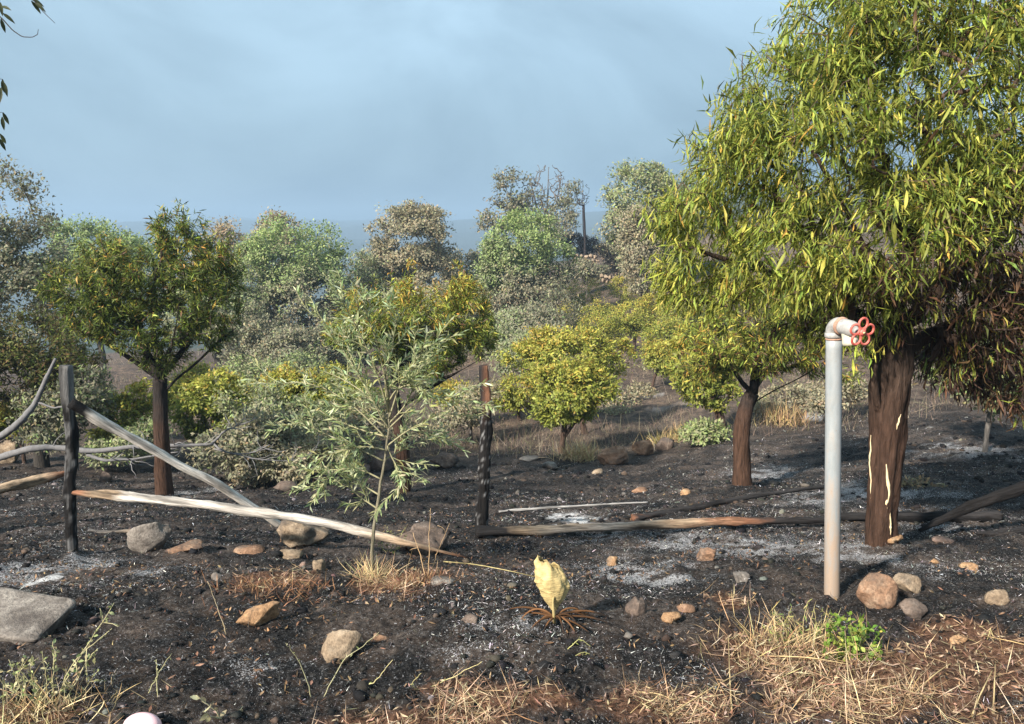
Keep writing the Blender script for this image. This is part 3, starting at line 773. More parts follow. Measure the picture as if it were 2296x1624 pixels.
ROCKS = [
 (770, 1442, 84, 92, 'tan', 'leaning egg-shaped tan rock alone in the black ash, lower centre left', 11, dict(rot=(0, .38, .2), rough=.10, cuts=5)),
 (588, 1380, 104, 52, 'orange', 'flat orange-tan stone tilted up at its right end, left of centre', 12, dict(rot=(.1, -.32, .1), dy=.6)),
 (686, 1192, 128, 66, 'tan', 'grey-tan boulder where the slanting bleached pole comes to rest', 13, dict(rough=.2)),
 (962, 1207, 132, 62, 'brown', 'jagged brown boulder behind the long low pole, right of the sapling stem', 14, dict(rough=.26, cuts=9)),
 (332, 1202, 112, 74, 'grey', 'grey slab tipped on edge just behind the long low pole', 15, dict(rot=(.2, -.55, 0), dy=.4)),
 (714, 1263, 34, 32, 'tan', 'small round tan stone below the pole beside a pink pebble', 16, dict(sub=3)),
 (684, 1262, 24, 18, 'pink', 'tiny pink stone touching a small tan stone below the pole', 17, dict(sub=3)),
 (486, 1290, 27, 22, 'grey', 'tiny greenish grey stone alone in the ash left of the scorched tuft', 18, dict(sub=3)),
 (1427, 1353, 56, 48, 'brown', 'wedge-shaped brown stone right of the withered plant', 19, dict(rot=(0, .4, .3))),
 (1505, 1384, 52, 30, 'orange', 'low orange stone, front one of a touching pair right of the wedge stone', 20, dict(sub=3)),
 (1537, 1364, 44, 24, 'rust', 'low rusty stone, rear one of a touching pair right of the wedge stone', 21, dict(sub=3)),
 (1968, 1330, 94, 84, 'rust', 'biggest rust-brown rock, just right of the standpipe foot', 22, dict(rot=(.2, .35, .2), rough=.12, cuts=6)),
 (2034, 1316, 66, 46, 'tan', 'rounded tan-grey rock tucked behind the biggest rusty rock', 23, dict(rot=(0, .2, 0))),
 (2046, 1366, 62, 42, 'brown', 'low purplish brown rock in front of the rusty and tan pair', 24, dict()),
 (2238, 1336, 62, 46, 'tan', 'pale blocky stone alone near the right edge', 25, dict(rough=.07, cuts=8)),
 (1375, 1256, 30, 26, 'orange', 'small orange stone in grey ash right of the withered plant top', 26, dict(sub=3)),
 (1585, 1243, 46, 34, 'rust', 'dull brown stone half buried in the whitest ash below the rail', 27, dict()),
 (1658, 1292, 44, 30, 'grey', 'dull grey stone between the white ash and the dry straw', 28, dict()),
 (1986, 1208, 72, 36, 'orange', 'tan stone wedged against the foot of the split trunk', 29, dict(rough=.22)),
 (2114, 1211, 48, 16, 'pink', 'flat pinkish stone right of the split trunk near the charred limb', 30, dict(sub=3)),
 (2094, 1252, 28, 20, 'orange', 'small orange stone between the split trunk and the pale blocky stone', 31, dict(sub=3)),
 (2176, 1267, 44, 16, 'orange', 'thin flat orange stone behind the pale blocky stone', 32, dict(sub=3)),
 (862, 1032, 70, 46, 'pink', 'pinkish boulder seen through the sapling leaves beside the middle trunk', 33, dict()),
 (812, 1052, 36, 24, 'pink', 'small pink rock left of the pinkish boulder behind the sapling', 34, dict(sub=3)),
 (994, 1032, 74, 42, 'brown', 'dark layered rock left of the middle fence post', 35, dict(rough=.24, cuts=9)),
 (1372, 1022, 76, 44, 'rust', 'layered brown ledge rock beside the dry yellow grass tuft', 36, dict(rough=.22, cuts=9)),
 (1340, 1053, 26, 20, 'tan', 'small tan stone in front of the layered brown ledge', 37, dict(sub=3)),
 (1446, 1004, 58, 34, 'rust', 'rusty boulder right of the layered brown ledge', 38, dict()),
 (1488, 996, 40, 30, 'brown', 'grey-brown boulder, rightmost of the row on the low bank', 39, dict(sub=3)),
 (1236, 1048, 42, 18, 'grey', 'pale grey flat stone in front of the crooked small tree', 40, dict(sub=3)),
 (1188, 1032, 50, 10, 'grey', 'thin pale stone sliver left of the crooked small tree', 41, dict(sub=3)),
 (722, 1076, 52, 26, 'brown', 'dark rock on the bank above the tan boulder', 42, dict(sub=3)),
 (640, 1094, 56, 26, 'brown', 'dark low rock left end of the bank under the grey bushes', 43, dict(sub=3)),
 (420, 1228, 76, 26, 'rust', 'brown half-buried stone under the long pole near the tipped slab', 44, dict(sub=3)),
 (560, 1230, 70, 26, 'rust', 'brown half-buried stone under the middle of the long low pole', 45, dict(sub=3)),
 (650, 1245, 60, 22, 'tan', 'tan flat stone under the long pole below the grey-tan boulder', 46, dict(sub=3)),
 (1002, 1296, 76, 26, 'grey', 'low grey stone at the foot of the seed stalks', 47, dict(sub=3)),
 (852, 1432, 42, 22, 'rust', 'small brown stone just right of the egg-shaped rock', 48, dict(sub=3)),
 (1060, 1386, 54, 28, 'brown', 'dull brown stone left of the withered plant', 49, dict(sub=3)),
 (1538, 1101, 26, 18, 'orange', 'tiny orange stone on the far ash left of the brown trunk', 50, dict(sub=3)),
 (1436, 1095, 40, 16, 'rust', 'tiny brown flat stone on the far ash below the bank', 51, dict(sub=3)),
 (235, 1070, 32, 26, 'brown', 'small brown stone between the charred post and the left trunk', 52, dict(sub=3)),
 (22, 1010, 70, 62, 'tan', 'pale tan boulder at the left edge behind the grey fallen branch', 53, dict()),
 (1248, 1192, 40, 18, 'grey', 'small grey stone against the near side of the rail', 54, dict(sub=3)),
 (2150, 1438, 40, 20, 'orange', 'small flat orange stone in straw right of the green weed', 55, dict(sub=3)),
]
for (px, py, w, h, kd, lb, sd, kw) in ROCKS: rock(px, py, w, h, kd, lb, sd, **kw)

# ---------- ground litter (nobody could count it)
def scatter(n, y0, y1, u=.72, rng=RNG):
    y = np.exp(rng.uniform(math.log(y0 + 1), math.log(y1 + 1), n)) - 1; x = rng.uniform(-u, u, n) * (y + .4)
    return x, y
def litter(name, label, cat, x, y, L, W, col, mat, tilt=.35, lift=.004, nseg=1, curl=.4, fold=0, erect=0):
    n = len(x); rng = RNG
    z = H(x, y); e = .03
    nx = -(H(x + e, y) - z) / e; ny = -(H(x, y + e) - z) / e
    N = unit(np.stack([nx, ny, np.ones(n)], 1) + rng.normal(size=(n, 3)) * tilt)
    a = rng.uniform(0, 2 * math.pi, n); D = np.stack([np.cos(a), np.sin(a), np.zeros(n)], 1)
    D = unit(D - N * (D * N).sum(1, keepdims=True) + np.array([0, 0, 1.]) * np.abs(rng.normal(size=(n, 1))) * erect)
    p = np.stack([x, y, z + lift * (1 + rng.random(n) * 2)], 1) - D * (L * .4)[:, None]
    p[:, 2] = np.maximum(p[:, 2], H(p[:, 0], p[:, 1]) + .002)
    V, F = leaves(p, D, N, L, W, rng.normal(0, curl, n), nseg, fold)
    me = mesh_np(name, V.reshape(-1, 3), F, mat, np.repeat(col, V.shape[1], 0))
    o = obj(name, me); o['kind'] = 'stuff'; return tag(o, label, cat)
def far_scale(y): return np.clip(y / 5.5, .75, 1.5)
# charred stubble and bits
x, y = scatter(70000, 1.9, 13)
dr = dry_at(x, y); keep = RNG.random(len(x)) > dr * .85; x, y = x[keep], y[keep]; n = len(x)
ash = ash_at(x, y)
c = pal_pick([(.006, .006, .007), (.022, .020, .020), (.15, .14, .135), (.09, .058, .040)], [.52, .26, .12, .10], n, RNG)
fs = far_scale(y)
litter('charred_litter', 'black charred straw and leaf bits covering the burnt ground', 'charred litter', x, y, RNG.uniform(.012, .055, n) * fs, RNG.uniform(.003, .009, n) * fs, c, M_CHAR, .5, .005, 1, .7, 0, .35)
# white ash flakes
x, y = scatter(260000, 1.9, 14)
ash = ash_at(x, y); dr = dry_at(x, y); clump = smoothstep(-.1, .9, fbm(x * 1.5, y * 2.0, octv=6, s=61, gain=.68))
keep = RNG.random(len(x)) < (.035 + .60 * clump ** 1.5 + .45 * ash) * (1 - dr * .9); x, y = x[keep], y[keep]; n = len(x); fs = far_scale(y)
c = pal_pick([(.70, .69, .69), (.44, .43, .43), (.23, .22, .22)], [.22, .36, .42], n, RNG)
litter('ash_flakes', 'white and grey ash flakes strewn over the burnt ground', 'ash', x, y, RNG.gamma(2.5, .0058, n).clip(.005, .04) * fs, RNG.gamma(2.5, .0034, n).clip(.003, .02) * fs, c, M_CHAR, .5, .006, 1, .4)
# charred clods and crumbs
def clods(n0):
    V0, F0 = ico(1)
    x, y = scatter(n0, 1.9, 12); k = RNG.random(len(x)) < (1 - .8 * dry_at(x, y)) * (.15 + .85 * smoothstep(-.2, .5, fbm(x * 2.1, y * 2.1, octv=4, s=131))); x, y = x[k], y[k]; n = len(x)
    r = RNG.gamma(2.0, .0050, n).clip(.004, .032) * far_scale(y); nv = len(V0)
    rad = 1 + .75 * (RNG.random((n, nv)) - .5); sq = np.stack([RNG.uniform(.7, 1.4, n), RNG.uniform(.7, 1.4, n), RNG.uniform(.5, .9, n)], 1)
    a = RNG.uniform(0, 6.28, n); ca, sa = np.cos(a)[:, None], np.sin(a)[:, None]
    P_ = V0[None] * rad[..., None] * sq[:, None] * r[:, None, None]
    X = P_[..., 0] * ca - P_[..., 1] * sa; Y = P_[..., 0] * sa + P_[..., 1] * ca
    V = np.stack([X + x[:, None], Y + y[:, None], P_[..., 2] + (H(x, y) + r * .15)[:, None]], -1)
    F = (F0[None] + (np.arange(n) * nv)[:, None, None]).reshape(-1, 3)
    c = pal_pick([(.008, .008, .009), (.022, .020, .018), (.060, .044, .034), (.11, .105, .10)], [.50, .30, .15, .05], n, RNG)
    o = obj('charred_clods', mesh_np('charred_clods', V.reshape(-1, 3), F, M_CHAR, np.repeat(c, nv, 0))); o['kind'] = 'stuff'
    tag(o, 'black charred clods and crumbs of soil over the burnt ground', 'soil clods')
clods(17000)
# brown scorched leaf bits in the burnt zone
x, y = scatter(20000, 1.9, 11); k = RNG.random(len(x)) < smoothstep(0, .8, fbm(x * 1.7, y * 1.7, octv=4, s=66)) + .12; x, y = x[k], y[k]; n = len(x)
c = pal_pick([(.20, .12, .07), (.30, .20, .12), (.12, .07, .045)], [.4, .22, .38], n, RNG)
litter('scorched_leaf_litter', 'small brown scorched leaves scattered among the char', 'leaf litter', x, y, RNG.uniform(.012, .035, n), RNG.uniform(.004, .012, n), c, M_DRY, .45, .006, 2, .9, .3)
# dry straw and leaves on the unburnt strip
x, y = scatter(140000, 1.75, 6.0); dr = dry_at(x, y); k = RNG.random(len(x)) < dr ** 1.3 * (.06 + .94 * smoothstep(-.20, .50, fbm(x * 3, y * 3, octv=3, s=81))); x, y = x[k][:40000], y[k][:40000]; n = len(x)
c = pal_pick([(.56, .43, .27), (.43, .29, .175), (.30, .185, .105), (.64, .53, .35), (.16, .09, .055)], [.26, .28, .22, .10, .14], n, RNG)
litter('dry_straw', 'tangled tan dry grass straw on the unburnt strip in the foreground', 'straw', x, y, RNG.gamma(2.2, .032, n).clip(.02, .28), RNG.uniform(.0014, .0032, n), c, M_DRY, .35, .010, 2, .5, 0, .22)
x, y = scatter(60000, 1.75, 6.0); dr = dry_at(x, y); k = RNG.random(len(x)) < dr ** 1.2 * .8; x, y = x[k][:6500], y[k][:6500]; n = len(x)
c = pal_pick([(.30, .215, .145), (.22, .145, .095), (.40, .31, .215), (.12, .075, .052), (.26, .175, .125)], [.3, .25, .15, .15, .15], n, RNG)
litter('dry_leaf_litter', 'curled brown dry leaves littering the unburnt strip in the foreground', 'leaf litter', x, y, RNG.uniform(.012, .045, n), RNG.uniform(.003, .009, n), c, M_DRY, .5, .008, 2, 1.1, .4, .1)
# purple-brown scorched grass on the farther slope
x, y = scatter(190000, 10, 70, .62); clump = smoothstep(-.5, .5, fbm(x * .9, y * .9, octv=4, s=91)); k = RNG.random(len(x)) < clump * smoothstep(11, 15, y); x, y = x[k], y[k]; n = len(x)
c = pal_pick([(.22, .165, .13), (.36, .27, .19), (.05, .04, .036), (.20, .20, .09), (.52, .45, .33)], [.26, .20, .28, .12, .14], n, RNG)
litter('scorched_grass', 'thin brown scorched grass on the slope between the small trees', 'grass', x, y, RNG.gamma(2.5, .085, n).clip(.04, .6), RNG.uniform(.008, .022, n) * np.clip(y / 18, 1, 2.5), c, M_DRY, .3, .01, 1, .8, 0, 1.7)

# ================================================================== TREES
def pts(*a): return [P(*q) for q in a]
def zfrac(p, lw):
    lo = min(c[2] - r[2] for c, r, _ in lw); hi = max(c[2] + r[2] for c, r, _ in lw)
    return ((p[:, 2] - lo) / (hi - lo)).clip(0, 1)
def wmix(t, stops):
    ts = [s_[0] for s_ in stops]; ws = np.array([s_[1] for s_ in stops], float)
    return np.stack([np.interp(t, ts, ws[:, q]) for q in range(ws.shape[1])], 1)
def orchard_tree(name, label, base_px, trunk_px, limbs_px, lumps, ntips, per_tip, trunk_r, stops, pal, seed, L=(.055, .095), group=None, bark=None, seg=.14, droop=.40, spread=.03,
                 fold=0, nseg=2, limb_r=None, dep=None, tip=.0035, wd=.19, back=4, shell=.35, curl=.9, jit=.18, along=.9):
    rng = np.random.default_rng(seed)
    b = G(*base_px); d = b[1] if dep is None else dep
    if dep is not None: b = np.array([P(*base_px, d)[0], d, Hs(P(*base_px, d)[0], d)])
    origin = b
    tr = [b - np.array([0, 0, .08])] + [P(px, py, d) for px, py in trunk_px]
    lw = lumps_to_world([(lp[0], lp[1], lp[2], lp[3], d + (lp[4] if len(lp) > 4 else 0)) + tuple(lp[5:]) for lp in lumps])
    lb = [[P(q[0], q[1], d + (q[2] if len(q) > 2 else 0)) for q in l_] for l_ in limbs_px]
    T = Tree(tr, lb, rng)
    tg = sample_lumps(lw, int(ntips * 1.45), rng, shell); sc_ = 1.9 / max(np.mean([r.max() for _, r, _ in lw]), .05)
    gp = fbm(tg[:, 0] * sc_, tg[:, 1] * sc_, tg[:, 2] * sc_, octv=2, s=seed + 1); tg = tg[gp > np.quantile(gp, .31)][:ntips]
    zt = np.quantile(tg[:, 2], .7); hi = np.where((tg[:, 2] > zt) & (rng.random(len(tg)) < .22))[0]; tg[hi, 2] += rng.uniform(.05, .28, len(hi))
    T.grow(tg, seg, .14, up=.5)
    n = len(tr)
    T.radii(tip, 2.3, np.interp(np.linspace(0, 1, n), [0, .12, 1], [trunk_r * 1.18, trunk_r, trunk_r * .85]), limb_r)
    root = thing(name, label, 'tree', tuple(origin), group)
    bk = bark or bark_brown(b[2])
    T.meshes(root, origin, bk, (.09, .065, .05), jit=jit)
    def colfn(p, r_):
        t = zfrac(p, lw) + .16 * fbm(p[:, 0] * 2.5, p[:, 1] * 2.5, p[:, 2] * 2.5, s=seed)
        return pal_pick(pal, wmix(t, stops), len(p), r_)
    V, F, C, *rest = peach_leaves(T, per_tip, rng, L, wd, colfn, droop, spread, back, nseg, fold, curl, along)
    return root, T, lw, (V, F, C, rest), origin
def bark_brown(z0, lo=(.066, .038, .026), hi=(.032, .027, .025), h=.9):  # upper bark darker: char grey with crown shade put into the colour
    lo, hi = np.array(lo), np.array(hi)
    def f(p):
        t = smoothstep(h - .3, h + .3, p[:, 2] - z0 + .12 * fbm(p[:, 0] * 9, p[:, 1] * 9, p[:, 2] * 9, s=7))[:, None]
        return lo * (1 - t) + hi * t
    return f
PPAL = [DGREEN, GREEN, YGREEN, YEL, ORA, BRN, DBRN]

# ---------- left orchard tree
r_, T_, lw_, (V, F, C, _), og = orchard_tree('peach_tree', 'dark vase-shaped peach tree behind the slanting pole, orange at its tips', (366, 1112),
    [(364, 1040), (362, 960), (360, 890), (358, 850)],
    [[(358, 862), (335, 835), (295, 805, -.1), (240, 770, -.2), (200, 748, -.3), (165, 742, -.3)],
     [(362, 880), (395, 850), (440, 815, .1), (485, 770, .2), (530, 735, .2)],
     [(358, 850), (335, 800), (300, 750, .3), (275, 690, .4)], [(358, 850), (352, 790), (340, 720), (345, 640, -.2)],
     [(358, 850), (385, 780, -.3), (400, 700, -.4), (410, 600, -.3)], [(358, 855), (400, 800, .2), (450, 730, .3), (480, 650, .3)]],
    [(205, 650, 85, 90, 0, .8), (300, 630, 100, 90, -.1, .9), (410, 600, 95, 90, .1, .9), (400, 530, 55, 40, 0, .4), (490, 640, 60, 90, 0, .7), (350, 720, 150, 55, 0, .9), (160, 630, 45, 60, 0, .5), (370, 790, 60, 40, 0, .5), (470, 740, 60, 55, 0, .6), (255, 720, 70, 45, 0, .6), (240, 575, 45, 30, 0, .4)],
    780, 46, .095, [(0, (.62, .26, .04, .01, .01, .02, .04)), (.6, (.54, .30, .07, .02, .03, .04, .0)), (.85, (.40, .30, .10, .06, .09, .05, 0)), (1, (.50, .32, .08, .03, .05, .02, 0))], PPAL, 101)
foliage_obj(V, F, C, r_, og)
# ---------- middle orchard tree behind the sapling
r_, T_, lw_, (V, F, C, _), og = orchard_tree('peach_tree', 'green peach tree with orange crown top standing behind the pale sapling', (905, 1106),
    [(905, 1050), (900, 980), (888, 920), (882, 880)],
    [[(888, 925), (930, 890), (985, 855, -.1), (1040, 828, -.2), (1085, 800, -.2)], [(882, 885), (855, 840), (810, 790, .2), (770, 750, .3)],
     [(882, 880), (900, 820), (930, 760, .3), (960, 700, .3)], [(884, 900), (930, 840, -.3), (990, 780, -.4), (1040, 720, -.3)], [(882, 880), (875, 800, -.2), (860, 730, -.3)]],
    [(960, 720, 130, 75, 0, .9), (840, 710, 95, 60, 0, .7), (1055, 715, 60, 60, 0, .6), (940, 800, 110, 45, 0, .8), (1035, 650, 40, 30, 0, .4), (920, 655, 50, 28, 0, .4), (1080, 765, 40, 40, 0, .4), (780, 735, 60, 40, 0, .5)],
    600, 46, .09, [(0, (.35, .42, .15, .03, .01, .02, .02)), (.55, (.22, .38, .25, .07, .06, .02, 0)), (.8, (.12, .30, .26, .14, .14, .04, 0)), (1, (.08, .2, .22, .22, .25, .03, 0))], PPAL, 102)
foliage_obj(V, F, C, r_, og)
# ---------- second tree on the right, brown trunk forking low
r_, T_, lw_, (V, F, C, _), og = orchard_tree('peach_tree', 'peach tree with smooth brown trunk forking low, left of the standpipe', (1665, 1086),
    [(1662, 1030), (1663, 970), (1672, 915), (1688, 882)],
    [[(1684, 892), (1665, 860), (1635, 815, .1), (1600, 765, .2), (1570, 720, .2)], [(1688, 882), (1697, 830), (1702, 770, .1), (1690, 700, .1)],
     [(1678, 905), (1730, 878), (1790, 850, -.2), (1845, 815, -.3), (1900, 770, -.3)], [(1688, 884), (1730, 820, .3), (1780, 750, .4)]],
    [(1625, 755, 110, 75, 0, .8), (1705, 700, 130, 75, 0, .8), (1800, 745, 105, 70, -.1, .7), (1850, 810, 70, 45, -.2, .5), (1570, 800, 50, 60, .2, .5), (1720, 790, 80, 50, .1, .6)],
    480, 40, .092, [(0, (.2, .25, .2, .1, .06, .12, .07)), (.6, (.12, .28, .3, .14, .06, .08, .02)), (1, (.08, .25, .35, .2, .08, .04, 0))], PPAL, 103)
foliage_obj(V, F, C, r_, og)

# ---------- big tree at right
def big_tree():
    rng = np.random.default_rng(104)
    b = G(1976, 1218); d = b[1]; origin = b
    tr = [b - np.array([0, 0, .1])] + [P(1978, 1150, d), P(1984, 1060, d), P(1990, 980, d), P(1998, 890, d), P(2004, 800, d), P(2006, 740, d)]
    L_ = [[(1992, 960), (1965, 900, -.05), (1958, 830, -.1), (1962, 760, -.1)],
          [(2004, 800), (1950, 720, .1), (1860, 670, .2), (1760, 620, .2), (1650, 590, .1), (1560, 560, .0)],
          [(2006, 745), (1980, 650, -.1), (1930, 540, -.2), (1870, 420, -.2), (1800, 300, -.1)],
          [(2006, 740), (2030, 620, .1), (2060, 480, .1), (2080, 320, .1), (2090, 150, .0)],
          [(2005, 760), (2080, 680, -.2), (2170, 600, -.4), (2250, 500, -.5), (2330, 380, -.5)],
          [(2004, 800), (2100, 740, .1), (2220, 700, .1), (2350, 660, .1)],
          [(2006, 745), (1960, 620, .4), (1880, 500, .6), (1800, 420, .6)]]
    limbs = [[P(q[0], q[1], d + (q[2] if len(q) > 2 else 0)) for q in l_] for l_ in L_]
    lumps = [(1590, 520, 120, 130, .15, .5), (1680, 420, 150, 150, .1, .6), (1830, 290, 190, 200, 0, .7), (2060, 180, 230, 250, 0, .8), (2240, 260, 170, 220, -.25, .6), (1960, 60, 170, 120, .1, .6),
             (1780, 560, 170, 100, -.1, .6), (1960, 500, 190, 150, -.25, .6), (2150, 480, 180, 140, -.3, .55), (1870, 620, 130, 60, -.25, .45), (2330, 480, 130, 200, -.1, .6), (2200, 400, 130, 130, -.15, .6), (2080, 400, 120, 120, -.1, .6), (2150, 0, 220, 120, .1, .7), (1500, 560, 50, 70, .15, .3), (1560, 640, 90, 50, .1, .35), (1700, 660, 110, 45, -.05, .4), (1560, 440, 80, 90, .15, .4), (1640, 320, 95, 110, .1, .45), (1745, 190, 110, 120, .1, .5), (1850, 70, 100, 110, .1, .5), (1490, 480, 45, 90, .15, .3)]
    dead = [(2120, 660, 190, 70, -.1, .5), (2240, 740, 130, 80, 0, .5), (1900, 730, 110, 50, .05, .45), (2260, 860, 70, 60, .1, .4), (2100, 800, 90, 70, .3, .4), (1780, 745, 60, 40, .05, .4), (2300, 640, 100, 70, -.2, .4)]
    f = lambda ls: lumps_to_world([(a, b_, c, e, d + dd, rd) for a, b_, c, e, dd, rd in ls])
    lw, ld = f(lumps), f(dead)
    T = Tree(tr, limbs, rng)
    tg = sample_lumps(lw, 2700, rng, .5); gp = fbm(tg[:, 0] * 6.5, tg[:, 1] * 6.5, tg[:, 2] * 6.5, octv=2, s=44); tg = tg[gp > np.quantile(gp, .24)][:1950]
    tg = np.concatenate([tg, sample_lumps(ld, 460, rng, .2)])
    T.grow(tg, .12, .16, up=.15)
    T.radii(.0028, 2.25, np.array([.088, .084, .088, .104, .114, .11, .10]), .06)
    root = thing('peach_tree', 'largest peach tree at right with drooping leaves and pale splits in its trunk', 'tree', tuple(origin))
    T.meshes(root, origin, bark_brown(b[2], (.058, .034, .024), (.055, .038, .029), 1.0), (.10, .065, .048), 36, .26)
    def colfn(p, r_):
        t = zfrac(p, lw) + .10 * fbm(p[:, 0] * 2.2, p[:, 1] * 2.2, p[:, 2] * 2.2, s=5)
        # scorched brown low on the right, yellow towards the right front, green in the middle
        q = (p[:, 0] - b[0]) / 1.6 + .25 * fbm(p[:, 0] * 3, p[:, 1] * 3, p[:, 2] * 3, s=15)
        w = wmix(t, [(0, (.05, .06, .06, .02, .01, .25, .55)), (.12, (.08, .12, .16, .06, .02, .26, .30)), (.22, (.12, .34, .38, .10, .01, .04, .01)), (.7, (.14, .38, .38, .08, .01, .01, 0)), (1, (.16, .40, .32, .07, .03, .02, 0))])
        w[:, 3] += .42 * smoothstep(.35, .9, q) * smoothstep(.3, .5, t); w[:, 4] += .10 * smoothstep(.75, 1.1, -q) * smoothstep(.4, .6, t)
        lf = smoothstep(-.55, .05, q); w[:, 2] += (w[:, 5] + w[:, 6]) * (1 - lf); w[:, 5] *= lf; w[:, 6] *= lf
        eb = .30 + .16 * np.clip(q, 0, 1); kb = smoothstep(.0, .5, q) * (1 - smoothstep(eb - .06, eb + .08, t)); w *= (1 - .85 * kb)[:, None]; w[:, 5] += .4 * kb; w[:, 6] += .45 * kb
        return pal_pick(PPAL, w, len(p), r_)
    V, F, C, Pp, D, Nn, Ls, cu = peach_leaves(T, 25, rng, (.050, .115), .15, colfn, .85, .04, 4, 2, .35, 1.2, .6)
    # the 300 leaves that show largest are parts of their own; the rest is one mass
    m = V.mean(1); pxx = CX + FPX * m[:, 0] / (m[:, 1] * cp - (m[:, 2] - CAM_H) * sp); zc = m[:, 1] * cp - (m[:, 2] - CAM_H) * sp
    pyy = CY - FPX * (m[:, 1] * sp + (m[:, 2] - CAM_H) * cp) / zc
    vis = (pxx > 1420) & (pxx < 2290) & (pyy > 5) & (pyy < 760) & (C.sum(1) > .2)
    sc = np.where(vis, Ls * np.linalg.norm(np.cross(D, unit(m - np.array([0, 0, CAM_H]))), axis=1) / zc ** 2.5, 0)
    top = np.argsort(-sc)[:300]
    keep = np.ones(len(V), bool); keep[top] = False
    fo = V[keep]; k = fo.shape[1]
    Fk = F.reshape(len(V), -1, 4)[0]
    Fk = (Fk[None] + (np.arange(len(fo)) * k)[:, None, None]).reshape(-1, 4)
    foliage_obj(fo, Fk, C[keep], root, origin)
    pal8 = [GREEN, YGREEN, YGREEN, YEL, (.13, .17, .03), (.24, .25, .045), BRN, ORA]
    var = []
    for ci, cc in enumerate(pal8):
        for cv in (-.5, .3, 1.1):
            Vv, Ff = leaves(np.zeros((1, 3)), np.array([[0, 0, 1.]]), np.array([[0, 1., 0]]), np.array([1.]), np.array([.16]), np.array([cv]), 5, .35)
            var.append((np.array(cc), cv, mesh_np('leaf', Vv[0], Ff, M_LEAF, np.repeat(np.array([cc]), Vv.shape[1], 0))))
    for i in top:
        j = int(np.argmin([np.abs(v[0] - C[i]).sum() * 6 + abs(v[1] - cu[i]) for v in var]))
        D_ = D[i]; S_ = unit(np.cross(D_, Nn[i])); N_ = np.cross(S_, D_)
        M4 = np.eye(4); M4[:3, 0] = -S_; M4[:3, 1] = N_; M4[:3, 2] = D_
        M4[:3, :3] *= Ls[i]; M4[:3, 3] = Pp[i] - origin
        o = obj('leaf', var[j][2], root); o.matrix_basis = Matrix(M4.tolist())
    # pale splits where the bark burst
    m_split = simple_mat('bare_sapwood', (.62, .50, .30), .7, .2, 30)
    for chain in ([(1969, 985), (1968, 1020), (1966, 1050), (1969, 1090), (1968, 1130)], [(1993, 1045), (1996, 1080), (1999, 1110), (1992, 1140), (1998, 1150)], [(2001, 1150), (2004, 1180), (2003, 1205)], [(2022, 930), (2017, 948), (2012, 965)]):
        q = []
        for (px, py) in chain:
            zz = P(px, py, d - .12); q.append(zz)
        q = np.array(q); dx = q[:, 0] - np.interp(q[:, 2], [p_[2] for p_ in tr], [p_[0] for p_ in tr])
        rr = np.interp(q[:, 2], [p_[2] for p_ in tr], [.086, .084, .088, .104, .114, .11, .10])
        w = .0085 if len(chain) == 5 and chain[0][0] == 1993 else .0042
        q[:, 1] = d - np.sqrt(np.maximum(rr ** 2 - dx ** 2, .0004)) + w * .2
        nn = len(q); f2 = np.linspace(0, nn - 1, 24); q2 = np.stack([np.interp(f2, np.arange(nn), q[:, a]) for a in range(3)], 1)
        q2[:, 0] += .003 * fbm(f2 * 2, f2 * 0 + chain[0][0] * .1, octv=3, s=3)
        tb = Tubes(); tb.add(q2, w * (.25 + np.sin(np.linspace(.1, 3.0, 24))) * (1 + .4 * fbm(f2 * 3, f2 * 0 + 5.5, s=8)), (1, 1, 1), 8)
        obj('bark_split', tb.mesh('bark_split', m_split, origin), root)
big_tree()

